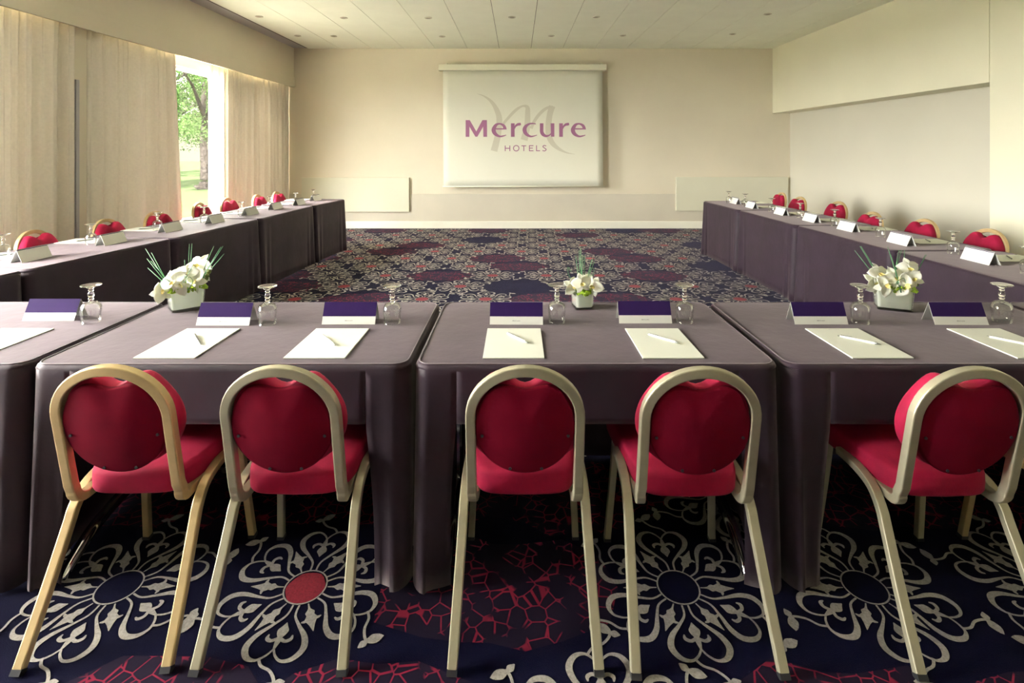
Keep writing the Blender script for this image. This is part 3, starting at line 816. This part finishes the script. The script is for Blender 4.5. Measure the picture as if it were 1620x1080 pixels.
# pads
def make_pad():
    g = Geo(); g.box(-0.1075, 0.1075, -0.153, 0.153, 0, 0.004); o = g.build('notepad', M['paper'], None, bevel=0.0006)
    o['category'] = 'notepad'
    mark_mesh('letterhead', WORD, lambda x, y, i: ((x - 831) * 0.00022, 0.137 - (y - 203) * 0.00022, 0.0043 + 0.00001 * i), M['ink_light'], o)
    return o
pad0 = make_pad(); used_p = [False]
def place_pad(x, y, rz, label, group):
    if not used_p[0]:
        used_p[0] = True; pad0.location = (x, y, TT + 0.0022); pad0.rotation_euler = (0, 0, rz); pad0['label'] = label; pad0['group'] = group
    else: dup(pad0, (x, y, TT + 0.0022), rz, label, group)
def make_pen(m, name='ballpoint_pen'):
    t = empty(name, (0, 0, 0)); t['category'] = 'pen'
    g = Geo(); g.tube([(-0.062, 0, 0), (0.05, 0, 0)], 0.0043, 12); g.build('barrel', M[m], t, smooth=False)
    g = Geo(); g.tube([(0.05, 0, 0), (0.060, 0, 0), (0.070, 0, 0)], [0.0043, 0.0030, 0.0008], 12); g.build('tip', M['pen_steel'], t, smooth=True)
    g = Geo(); g.box(-0.060, -0.022, -0.0012, 0.0012, 0.0048, 0.0062); g.box(-0.060, -0.056, -0.0012, 0.0012, 0.002, 0.0062); g.build('clip', M['pen_steel' if m != 'pen_steel' else 'chrome'], t)
    g = Geo(); g.tube([(-0.070, 0, 0), (-0.062, 0, 0)], 0.0022, 10); g.build('push_button', M['pen_steel'], t)
    return t
pen_w = make_pen('pen_white'); pen_s = make_pen('pen_steel'); used_n = {'w': False, 's': False}
def place_pen(x, y, rz, label, group, k='w'):
    src = pen_w if k == 'w' else pen_s; z = TT + 0.0108
    if not used_n[k]:
        used_n[k] = True; src.location = (x, y, z); src.rotation_euler = (0, 0, rz); src['label'] = label; src['group'] = group
    else: dup(src, (x, y, z), rz, label, group)
# goblets standing upside down
def make_glass():
    t = empty('goblet', (0, 0, 0)); t['category'] = 'glass'
    outer = [(0.0335, 0.000), (0.0350, 0.015), (0.0372, 0.035), (0.0386, 0.052), (0.0375, 0.066), (0.0325, 0.077), (0.0230, 0.084), (0.0120, 0.0875), (0.0095, 0.0885)]
    inner = [(0.0320, 0.000), (0.0335, 0.015), (0.0357, 0.035), (0.0370, 0.052), (0.0358, 0.064), (0.0308, 0.0745), (0.0215, 0.081), (0.0100, 0.084), (0.0005, 0.0845)]
    g = Geo(); g.lathe(outer[::-1] + [(0.0328, -0.0006)] + inner, 36); g.build('bowl', M['glass_thin'], t, smooth=True)
    stem = [(0.0005, 0.0860), (0.0110, 0.0870), (0.0085, 0.0905), (0.0068, 0.0935), (0.0100, 0.0965), (0.0115, 0.0995), (0.0090, 0.1025), (0.0075, 0.1045), (0.0105, 0.1075), (0.0118, 0.1140), (0.0110, 0.1210), (0.0082, 0.1270), (0.0068, 0.1300), (0.0098, 0.1330), (0.0100, 0.1355), (0.0075, 0.1380), (0.0090, 0.1420), (0.0160, 0.1470), (0.0005, 0.1475)]
    g = Geo(); g.lathe(stem, 28); g.build('stem', M['glass_solid'], t, smooth=True)
    foot = [(0.0005, 0.1476), (0.0150, 0.1474), (0.0270, 0.1515), (0.0375, 0.1555), (0.0385, 0.1568), (0.0375, 0.1578), (0.0200, 0.1575), (0.0005, 0.1560)]
    g = Geo(); g.lathe(foot, 36); g.build('foot', M['glass_solid'], t, smooth=True)
    return t
gl0 = make_glass(); used_g = [False]
def place_glass(x, y, label, group):
    if not used_g[0]:
        used_g[0] = True; gl0.location = (x, y, TT + 0.0025); gl0['label'] = label; gl0['group'] = group
    else: dup(gl0, (x, y, TT + 0.0025), random.uniform(0, 1), label, group)

where = ['at the left edge of the front row', 'before the gold framed chair', 'before the second chair from the left', 'left on the middle table',
         'right on the middle table', 'left on the table right of the middle', 'nearest the right edge of the front row']
cards = [(76, 508), (352, 515.5), (551, 514), (817, 514.3), (1021.5, 512.3), (1300, 514), (1522, 514.6)]
for (px, py), lb in zip(cards, where):
    p = at(px, py, TT); place_card(p.x, p.y + 0.037, random.uniform(-0.015, 0.015), 'purple banded tent card, ' + lb, 'purple banded name cards of the front row')
pads_x = [at(88, 520.5, TT).x - 0.1075, at(339.4, 520.7, TT).x, at(543, 520.7, TT).x, at(813.3, 520.3, TT).x, at(1030, 520.5, TT).x, at(1314.3, 520.8, TT).x, at(1496, 520.8, TT).x + 0.1075]
for x, lb in zip(pads_x, where):
    place_pad(x, 2.003, 0, 'blank cream notepad sheet, ' + lb, 'notepads of the front row')
pens = [((306.5, 531), (318, 551), 's'), ((507, 532.5), (533.5, 553), 'w'), ((800, 530), (838, 548), 'w'), ((1021, 531.5), (1080, 548.6), 'w'), ((1319, 534), (1401, 550.6), 'w'), ((1562, 536), (1640, 552), 'w')]
for (a, b, k), lb in zip(pens, where[1:]):
    A, B = at(*a, TT), at(*b, TT); c = (A + B) / 2
    place_pen(c.x, c.y, math.atan2(B.y - A.y, B.x - A.x), ('steel grey' if k == 's' else 'white') + ' ballpoint pen lying on the notepad ' + lb, 'pens of the front row', k)
glasses = [(144, 510), (423, 512.5), (620.5, 511.5), (881, 510), (1083, 510), (1361, 511), (1585, 509)]
gw = ['right of the leftmost name card', 'between the second and third name cards', 'at the right end of the second table', 'just left of the small flower vase', 'at the right end of the middle table', 'just left of the right flower vase', 'at the right edge of the front row']
for (px, py), lb in zip(glasses, gw):
    p = at(px, py, TT); place_glass(p.x, p.y, 'clear goblet standing upside down ' + lb, 'upside down goblets of the front row')
# side rows
LCARD = [(3.52, -3.36), (4.13, -3.29), (4.76, -3.24), (5.33, -3.16), (5.98, -3.13), (6.55, -3.10), (7.08, -3.02), (7.65, -3.02)]
LCARD = [(y * 0.995, x * 0.952 * 0.995) for y, x in LCARD]
RCARD = [(3.45, 3.14), (4.11, 3.10), (4.80, 3.12), (5.40, 3.12), (5.98, 3.10), (6.67, 3.07), (7.22, 3.09)]
RCARD = [(y * 0.995, x * 0.952 * 0.995) for y, x in RCARD]
def inner_x(y, pts):
    for (x1, y1), (x0, y0) in zip(pts, pts[1:]):
        if y0 <= y <= y1: return x0 + (x1 - x0) * (y - y0) / (y1 - y0)
    return pts[0][0] if y > pts[0][1] else pts[-1][0]
for side, rows, s in ((-1, LCARD, 'left'), (1, RCARD, 'right')):
    for i, (y, x) in enumerate(rows):
        o = ORD[i] + ' from the camera' if i < len(rows) - 1 else 'farthest from the camera'
        jit = random.uniform(-0.05, 0.05)
        tl = 0.09 if side < 0 else 0.0
        place_card(x + side * 0.035, y + 0.02, (-PI/2 if side < 0 else PI/2) + jit - tl * 0.5, 'white blank-sided tent card, %s table row, %s' % (s, o), 'name cards of the %s row' % s)
        px = x + side * 0.335
        place_pad(px, y + 0.13, (-PI/2 if side < 0 else PI/2) + jit, 'cream notepad on the %s row, %s' % (s, o), 'notepads of the %s row' % s)
        place_pen(px + random.uniform(-0.02, 0.02), y + 0.13, random.uniform(-0.9, -0.3) + (PI/2 if side < 0 else PI/2), 'slim steel pen on the notepad of the %s row, %s' % (s, o), 'pens of the %s row' % s, 's')
LG = [(5, 407), (143.5, 387), (249, 364), (323, 352.5), (382, 342), (427.6, 330.5), (467, 324), (496, 317.5)]
RG = [(1626, 434), (1508, 401.5), (1393, 375), (1320.7, 358), (1266, 345), (1221, 335), (1179, 326), (1153, 321)]
for s, L in (('left', LG), ('right', RG)):
    for i, (px, py) in enumerate(L):
        o = ORD[i] + ' from the camera' if i < len(L) - 1 else 'farthest from the camera'
        p = at(px, py, TT); place_glass(p.x, p.y, 'clear goblet standing upside down on the %s row, %s' % (s, o), 'upside down goblets of the %s row' % s)

# ------------------------------------------------------------------ flower vases
def rrect(hx, hy, r, n=6):
    o = []
    for cx, cy, a0 in ((hx-r, hy-r, 0), (-hx+r, hy-r, PI/2), (-hx+r, -hy+r, PI), (hx-r, -hy+r, 1.5*PI)):
        for i in range(n + 1):
            a = a0 + PI/2 * i / n; o.append((cx + r*math.cos(a), cy + r*math.sin(a)))
    return o
def loft(g, rings):
    n = len(rings[0][0]); vs = []; fs = []
    for pts, z in rings: vs += [(x, y, z) for x, y in pts]
    for i in range(len(rings) - 1):
        for k in range(n): fs.append((i*n+k, i*n+(k+1) % n, (i+1)*n+(k+1) % n, (i+1)*n+k))
    fs.append(tuple(range(n))[::-1]); fs.append(tuple((len(rings)-1)*n + k for k in range(n)))
    g.add(vs, fs)
def petal_mesh(L, W, curl, cup, seed=0, nu=9, nv=7, round_=0.6):
    """petal growing along +x from the origin, normal +z"""
    rnd = random.Random(seed); ph = rnd.uniform(0, 6)
    vs = []; fs = []
    for i in range(nu + 1):
        u = i / nu; w = W * (math.sin(PI * min(1, u ** round_ * 0.97 + 0.03))) ** 0.5 + 0.0004
        for j in range(nv + 1):
            v = j / nv * 2 - 1
            x = L * u * (1 - 0.10 * v * v * u); y = w * v
            z = curl * u * u * L + cup * w * (v * v) + 0.03 * L * math.sin(5 * u + ph + 2 * v)
            vs.append((x, y, z))
    for i in range(nu):
        for j in range(nv): a = i*(nv+1)+j; fs.append((a, a+1, a+nv+2, a+nv+1))
    return vs, fs
def bloom(t, loc, size, yaw, pitch, roll, seed):
    size *= 1.26
    """moth orchid: two broad petals, three sepals, small yellow lip; faces local +Z before rotation"""
    R = Matrix.Translation(loc) @ Matrix.Rotation(yaw, 4, 'Z') @ Matrix.Rotation(pitch, 4, 'X') @ Matrix.Rotation(roll, 4, 'Z')
    g = Geo()
    for a, L, W, r in ((0.25, 1.0, 0.46, 0.62), (PI - 0.25, 1.0, 0.46, 0.62), (PI/2, 0.95, 0.30, 0.8), (-PI/2 + 0.65, 0.90, 0.27, 0.8), (-PI/2 - 0.65, 0.90, 0.27, 0.8)):
        vs, fs = petal_mesh(L * size, W * size, -0.18, 0.25, seed + int(a * 10), round_=r)
        lift = 0.004 if L == 1.0 else 0.0
        g.add([R @ (Matrix.Rotation(a, 4, 'Z') @ (Vector(v) + Vector((0, 0, lift)))) for v in vs], fs)
    b = g.build('orchid_bloom', M['orchid'], t, fix=False, smooth=True, solid=0.0006)
    g = Geo()
    for k in range(3):
        vs, fs = petal_mesh(0.30 * size, 0.10 * size, 0.9, 0.6, seed + k, 5, 4)
        g.add([R @ (Matrix.Rotation(-PI/2 + (k - 1) * 0.8, 4, 'Z') @ (Vector(v) + Vector((0, 0, 0.006)))) for v in vs], fs)
    g.build('lip', M['lip'], b, fix=False, smooth=True, solid=0.0006)
def make_vase(name, loc, rz, hx, hy, hv, blooms, blades, loops, buds, label, seed):
    """hx, hy half sizes at the rim; body tapers; solid clear base"""
    t = empty(name, loc, rz); tag(t, label, 'flower vase', 'white orchid table arrangements')
    rnd = random.Random(seed)
    g = Geo()
    loft(g, [(rrect(hx*0.87, hy*0.87, 0.008), 0.0), (rrect(hx*0.89, hy*0.89, 0.009), 0.008), (rrect(hx*0.895, hy*0.895, 0.009), 0.010)])
    g.build('clear_base', M['vase_block'], t)
    g = Geo(); 
    out = [(rrect(hx*0.895, hy*0.895, 0.009), 0.0102), (rrect(hx*0.96, hy*0.96, 0.010), hv*0.6), (rrect(hx, hy, 0.011), hv)]
    n = len(out[0][0]); vs = []; fs = []
    inn = [([(x*0.965, y*0.95) for x, y in p], z) for p, z in out][::-1]
    for p, z in out + inn: vs += [(x, y, z) for x, y in p]
    m = 6
    for i in range(m - 1):
        for k in range(n): fs.append((i*n+k, i*n+(k+1) % n, (i+1)*n+(k+1) % n, (i+1)*n+k))
    g.add(vs, fs); g.build('glass_wall', M['vase_glass'], t, smooth=False)
    g = Geo(); loft(g, [(rrect(hx*0.83, hy*0.82, 0.014), 0.0108), (rrect(hx*0.865, hy*0.86, 0.015), 0.013), (rrect(hx*0.905, hy*0.90, 0.015), hv*0.6), (rrect(hx*0.935, hy*0.92, 0.015), hv*0.97)])
    g.build('white_lining', M['liner'], t, smooth=False, bevel=0.0015)
    # moss mound
    g = Geo(); vs = []; fs = []; N = 28; rr = 7
    for i in range(rr + 1):
        r = i / rr
        for k in range(N):
            a = 2*PI*k/N; wob = 1 + 0.10*math.sin(3*a+seed) + 0.07*math.sin(7*a+2*seed)
            ex = abs(math.cos(a)) ** 0.6 * math.copysign(1, math.cos(a)); ey = abs(math.sin(a)) ** 0.6 * math.copysign(1, math.sin(a))
            vs.append((ex*hx*1.10*r*wob, ey*hy*1.12*r*wob, hv + 0.014*(1-r*r) + 0.004*math.sin(9*a + 5*r) * r - (0.008 + 0.008 * math.sin(2*a+seed)**2 if r == 1 else 0) + rnd.uniform(-0.002, 0.002)))
    for i in range(rr):
        for k in range(N): fs.append((i*N+k, i*N+(k+1) % N, (i+1)*N+(k+1) % N, (i+1)*N+k))
    g.add(vs, fs)
    for q in range(100):                                     # tufts
        a = rnd.uniform(0, 2*PI); x, y = math.cos(a)*hx*rnd.uniform(0.85, 1.12), math.sin(a)*hy*rnd.uniform(0.85, 1.15); z = hv + rnd.uniform(-0.020, 0.010)
        rad = rnd.uniform(0.004, 0.009); c = Vector((x, y, z)); vv = []; ff = []
        for i in range(5):
            th = PI*i/4
            for k in range(6): vv.append(c + Vector((math.sin(th)*math.cos(k*PI/3), math.sin(th)*math.sin(k*PI/3), math.cos(th))) * rad * rnd.uniform(0.75, 1.2))
        for i in range(4):
            for k in range(6): ff.append((i*6+k, i*6+(k+1) % 6, (i+1)*6+(k+1) % 6, (i+1)*6+k))
        g.add(vv, ff)
    g.build('moss', M['moss'], t, smooth=True)
    for i, (p, s, yaw, pitch, roll) in enumerate(blooms): bloom(t, Vector(p), s, yaw - rz, pitch, roll, seed*10 + i)
    ci = Matrix.Rotation(-rz, 3, 'Z')
    for (p0, p1) in blades:
        A = ci @ Vector(p0); B = ci @ Vector(p1); C = (A + B) / 2 + Vector((rnd.uniform(-0.003, 0.003), 0, 0.002))
        g = Geo(); g.tube([A, C, B], [0.0021, 0.0018, 0.0011], 6); g.build('grass_blade', M['grass'], t, smooth=True)
    for pts in loops:
        g = Geo(); c = catmull([tuple(ci @ Vector(p)) for p in pts], 6); g.tube(c, 0.0013, 6); g.build('grass_loop', M['grass'], t, smooth=True)
    for p in buds:
        g = Geo(); r = 0.011; c = ci @ Vector(p)
        g.lathe([(max(0.0005, r*math.sin(PI*i/8)), c.z - r*math.cos(PI*i/8)) for i in range(9)], 12, 0, c.x, c.y); g.build('bud', M['bud'], t, smooth=True)
    return t
HP = PI / 2
# left vase
p = at(294, 488, TT); k = p.y / F
def V(dx, dy, dz, ref=None): return (dx * k, dy, dz * k)          # px offsets right/up of the base centre
make_vase('orchid_vase', (p.x, p.y, TT + 0.002), 0.72, 0.071, 0.060, 0.106,
    [((-0.055, -0.050, 0.140), 0.050, 0.1, 1.25, 0.5), ((-0.098, -0.03, 0.095), 0.040, 0.5, 1.2, 1.6), ((0.000, -0.030, 0.165), 0.046, 0.0, 1.2, 0.0), ((0.030, -0.055, 0.130), 0.050, -0.2, 1.35, 0.9),
     ((0.055, 0.0, 0.190), 0.050, -0.15, 1.1, -0.3), ((0.075, -0.03, 0.150), 0.042, -0.7, 1.3, 0.4), ((-0.02, 0.03, 0.15), 0.045, 0.3, 0.8, 0.2), ((-0.03, -0.06, 0.118), 0.040, 0.2, 1.5, 2.2)],
    [(( -0.04, -0.02, 0.08), (-0.200, 0.02, 0.270)), ((-0.035, -0.03, 0.08), (-0.158, 0.0, 0.255)), ((-0.04, -0.02, 0.08), (-0.165, -0.02, 0.232)), ((-0.03, -0.01, 0.08), (-0.168, 0.01, 0.215)), ((-0.05, -0.02, 0.09), (-0.175, 0.0, 0.185)),
     ((0.0, 0.02, 0.1), (-0.002, 0.03, 0.29)), ((0.002, 0.02, 0.1), (0.010, 0.03, 0.292)), ((-0.02, 0.03, 0.1), (-0.03, 0.04, 0.215)),
     ((0.05, 0.01, 0.1), (0.112, 0.03, 0.28)), ((0.05, 0.0, 0.1), (0.150, 0.02, 0.278)), ((0.055, 0.0, 0.1), (0.165, 0.01, 0.282)), ((0.05, 0.0, 0.1), (0.176, 0.0, 0.250)), ((0.01, -0.07, 0.09), (0.055, -0.02, 0.22))],
    [[(-0.045, -0.075, 0.09), (-0.062, -0.085, 0.13), (-0.04, -0.085, 0.155), (-0.02, -0.075, 0.135)], [(0.05, -0.085, 0.17), (0.045, -0.09, 0.14), (0.072, -0.09, 0.165), (0.08, -0.08, 0.14), (0.05, -0.07, 0.10)]],
    [(0.106, 0.0, 0.168), (0.098, 0.0, 0.150), (0.092, 0.01, 0.136)],
    'white orchid arrangement in square glass vase on the left table joint, largest spray', 3)
# middle vase
p = at(921, 486.5, TT)
make_vase('orchid_vase', (p.x, p.y, TT + 0.002), 0.16, 0.045, 0.052, 0.088,
    [((-0.018, -0.055, 0.125), 0.042, 0.1, 1.25, 0.2), ((-0.055, -0.03, 0.105), 0.040, 0.4, 1.2, 0.9), ((0.038, -0.05, 0.108), 0.042, -0.3, 1.2, -0.4), ((0.012, -0.02, 0.125), 0.038, -0.1, 0.9, 0.6)],
    [((-0.005, 0, 0.1), (-0.012, 0.02, 0.26)), ((0.0, 0, 0.1), (-0.004, 0.02, 0.272)), ((0.0, 0.0, 0.1), (0.004, 0.01, 0.24)), ((-0.01, 0, 0.1), (-0.028, 0.02, 0.235)), ((0.01, 0, 0.1), (0.014, 0.02, 0.24)), ((0.015, 0, 0.1), (0.052, 0.02, 0.225)), ((0.015, 0.0, 0.1), (0.060, 0.03, 0.205)), ((0.01, 0, 0.1), (0.045, 0.02, 0.20))],
    [[(-0.03, -0.01, 0.10), (-0.062, 0, 0.15), (-0.066, 0.0, 0.185), (-0.05, 0.0, 0.165)], [(0.02, -0.01, 0.12), (0.04, 0, 0.18), (0.055, 0.0, 0.17), (0.04, 0.0, 0.13)]],
    [], 'smallest white orchid arrangement in glass vase on the middle table', 6)
# right vase
p = at(1412, 488, TT)
make_vase('orchid_vase', (p.x, p.y, TT + 0.002), -0.42, 0.075, 0.055, 0.109,
    [((-0.065, -0.055, 0.165), 0.044, 0.2, 1.2, 0.1), ((-0.085, -0.06, 0.120), 0.048, 0.4, 1.3, 0.7), ((-0.045, -0.075, 0.115), 0.042, 0.0, 1.4, 1.8), ((0.0, -0.045, 0.150), 0.046, 0.0, 1.25, 0.3),
     ((0.035, -0.05, 0.120), 0.048, -0.2, 1.4, 1.2), ((0.060, 0.0, 0.190), 0.042, -0.1, 1.25, 0.1), ((0.072, -0.02, 0.145), 0.040, -0.5, 1.2, 0.7), ((0.0, 0.03, 0.14), 0.045, 0.0, 0.7, 0.0)],
    [((-0.04, -0.02, 0.09), (-0.150, 0.0, 0.285)), ((-0.042, -0.02, 0.09), (-0.145, 0.0, 0.285)), ((-0.05, -0.02, 0.09), (-0.162, 0.02, 0.262)), ((-0.01, -0.07, 0.09), (-0.030, -0.01, 0.285)), ((-0.012, -0.07, 0.09), (-0.022, -0.02, 0.25)), ((0.0, 0.0, 0.1), (0.055, 0.02, 0.262)), ((0.0, 0.0, 0.1), (0.045, 0.02, 0.265)),
     ((0.045, 0.0, 0.1), (0.070, 0.02, 0.262)), ((0.04, -0.05, 0.1), (0.150, 0.0, 0.245)), ((0.042, -0.05, 0.1), (0.156, 0.0, 0.246)), ((0.05, -0.04, 0.11), (0.135, 0.0, 0.10))],
    [[(-0.03, -0.10, 0.125), (-0.06, -0.11, 0.145), (-0.03, -0.11, 0.165), (-0.012, -0.10, 0.14)]],
    [(0.10, -0.02, 0.150), (0.092, -0.02, 0.135), (0.086, -0.03, 0.12), (0.075, -0.03, 0.11)],
    'white orchid arrangement in oblong glass vase, right one of the three', 9)

# ------------------------------------------------------------------ outside
g = Geo(); g.box(-60, XW - 0.22, -25, 70, -0.04, -0.02)
lawn = g.build('lawn', M['lawn']); lawn['kind'] = 'stuff'; lawn['label'] = 'sunlit green lawn seen through the window'; lawn['category'] = 'lawn'
def tree(x, y, h, cr, cz, trunk_r, leaves, label, seed, leafs=0.10, group='trees outside the window'):
    t = empty('garden_tree', (x, y, -0.02)); tag(t, label, 'tree', group); rnd = random.Random(seed)
    g = Geo()
    pts = [(0, 0, 0), (0.04, 0, 0.12), (0.06, 0.0, 0.5), (0.0, 0.05, 1.4), (-0.1, 0.1, 2.4), (0.05, 0.1, h * 0.6), (0, 0, h * 0.85)]
    g.tube(catmull(pts, 4), [trunk_r * v for v in [max(0.15, 1.5 - 0.5*min(1, i/3.0) - 0.035*i) for i in range(25)]], 14)
    tr = g.build('trunk', M['bark'], t, smooth=True)
    for b in range(9):
        a = rnd.uniform(0, 2*PI); z0 = h * rnd.uniform(0.25, 0.6); L = cr * rnd.uniform(0.6, 0.95)
        g = Geo(); g.tube([(0, 0, z0), (math.cos(a)*L*0.5, math.sin(a)*L*0.5, z0 + L*0.30), (math.cos(a)*L, math.sin(a)*L, z0 + L*0.45)], [trunk_r*0.35, trunk_r*0.2, trunk_r*0.06], 7)
        g.build('branch', M['bark'], tr, smooth=True)
    vs = []; fs = []
    cl = [(rnd.gauss(0, 1), rnd.gauss(0, 1), rnd.gauss(0, 1), rnd.uniform(0.5, 1.1)) for _ in range(90)]
    cs = []
    for a, b, c, r in cl:
        v = Vector((a, b, c)).normalized() * rnd.uniform(0.35, 1.0) ** 0.5
        cs.append((Vector((v.x*cr, v.y*cr, cz + v.z * (h - cz) )) if v.z > 0 else Vector((v.x*cr, v.y*cr, cz + v.z * (cz - 1.9))), r))
    for q in range(leaves):
        c, r = rnd.choice(cs)
        p = c + Vector((rnd.gauss(0, 0.5), rnd.gauss(0, 0.5), rnd.gauss(0, 0.38))) * r
        if p.z < 1.35: p.z = 1.35 + rnd.random() * 0.5
        u = Vector((rnd.gauss(0, 1), rnd.gauss(0, 1), rnd.gauss(0, 1))).normalized(); w = u.cross(Vector((rnd.gauss(0, 1), rnd.gauss(0, 1), rnd.gauss(0, 1)))).normalized()
        s = leafs * rnd.uniform(0.6, 1.2); k = len(vs)
        vs += [p - u*s*0.6, p + w*s*0.3, p + u*s*0.6, p - w*s*0.3]; fs.append((k, k+1, k+2, k+3))
    link('foliage', me_py('foliage', vs, fs), M['leaf'], t)
    return t
tree(-12.05, 20.4, 9.0, 4.3, 4.4, 0.24, 60000, 'leafy green tree with thick grey trunk seen through the window', 4)
tree(-19.5, 30.0, 10.0, 5.0, 5.0, 0.30, 26000, 'paler green tree farther off behind the grey trunk', 8, 0.18)

g = Geo(); g.box(-7.2, XW - 0.23, -8, 16, -0.039, -0.005); g.box(-15, -7.2, -8, 10.8, -0.039, -0.005)  # added out of view: pale slabs that throw daylight up onto the ceiling
te = g.build('bounce_terrace', M['bounce_slab']); te['kind'] = 'structure'; te['label'] = 'unseen pale slab added outside the windows to bounce light onto the ceiling'
# ------------------------------------------------------------------ light
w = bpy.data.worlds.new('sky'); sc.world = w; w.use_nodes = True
nt = w.node_tree; bg = nt.nodes['Background']
tc = nt.nodes.new('ShaderNodeTexCoord'); sep = nt.nodes.new('ShaderNodeSeparateXYZ'); nt.links.new(tc.outputs['Generated'], sep.inputs[0])
cr = nt.nodes.new('ShaderNodeValToRGB'); nt.links.new(sep.outputs['Z'], cr.inputs[0])
cr.color_ramp.elements[0].position = 0.02; cr.color_ramp.elements[0].color = (0.011, 0.0115, 0.0075, 1)
e_ = cr.color_ramp.elements.new(0.16); e_.color = (0.05, 0.05, 0.04, 1)
cr.color_ramp.elements[2].position = 0.30; cr.color_ramp.elements[2].color = (1.0, 0.98, 0.93, 1)
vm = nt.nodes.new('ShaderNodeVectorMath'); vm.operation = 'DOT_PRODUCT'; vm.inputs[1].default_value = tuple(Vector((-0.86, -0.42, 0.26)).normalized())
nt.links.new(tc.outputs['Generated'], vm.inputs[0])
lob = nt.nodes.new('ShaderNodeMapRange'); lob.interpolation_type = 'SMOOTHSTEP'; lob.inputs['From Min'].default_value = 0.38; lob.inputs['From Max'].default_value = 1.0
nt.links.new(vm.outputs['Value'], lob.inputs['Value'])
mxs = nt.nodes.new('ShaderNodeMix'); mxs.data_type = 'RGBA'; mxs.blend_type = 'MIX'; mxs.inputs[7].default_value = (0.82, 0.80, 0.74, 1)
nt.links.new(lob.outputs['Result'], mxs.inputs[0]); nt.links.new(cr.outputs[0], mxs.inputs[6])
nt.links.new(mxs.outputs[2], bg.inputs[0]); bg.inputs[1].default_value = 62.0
for i, (a, b) in enumerate(WINS):
    l = bpy.data.lights.new('window_portal', 'AREA'); l.shape = 'RECTANGLE'; l.size = W1 - W0; l.size_y = b - a
    l.cycles.is_portal = True
    o = bpy.data.objects.new('window_portal', l); COL.objects.link(o)
    o.location = (XW - 0.25, (a + b) / 2, (W0 + W1) / 2); o.rotation_euler = (0, -PI/2, 0)
s = bpy.data.lights.new('sun', 'SUN'); s.energy = 380; s.angle = 0.02; s.color = (1, 0.95, 0.82)
o = bpy.data.objects.new('sun', s); COL.objects.link(o); o.rotation_euler = Vector((0.10, -0.70, 0.80)).to_track_quat('Z', 'Y').to_euler()

for o_ in [o for o in list(sc.objects) if o.name.startswith('recessed_downlight')]:
    l = bpy.data.lights.new('downlight_lamp', 'SPOT'); l.energy = 50; l.color = (1, 0.86, 0.62); l.spot_size = 1.35; l.spot_blend = 1.0; l.shadow_soft_size = 0.03
    q = bpy.data.objects.new('downlight_lamp', l); COL.objects.link(q); q.location = (o_.location.x, o_.location.y, ZC - 0.045)
sc.view_settings.view_transform = 'Standard'; sc.view_settings.look = 'None'
sc.view_settings.exposure = 0.62; sc.view_settings.gamma = 1.0; sc.view_settings.use_curve_mapping = False
sc.cycles.use_denoising = True
sc.cycles.max_bounces = 10; sc.cycles.diffuse_bounces = 6; sc.cycles.glossy_bounces = 4; sc.cycles.transmission_bounces = 8; sc.cycles.transparent_max_bounces = 24
sc.cycles.caustics_reflective = False; sc.cycles.caustics_refractive = False
sc.cycles.sample_clamp_indirect = 6

M['navy'].node_tree.nodes['Principled BSDF'].inputs['Sheen Roughness'].default_value = 0.22
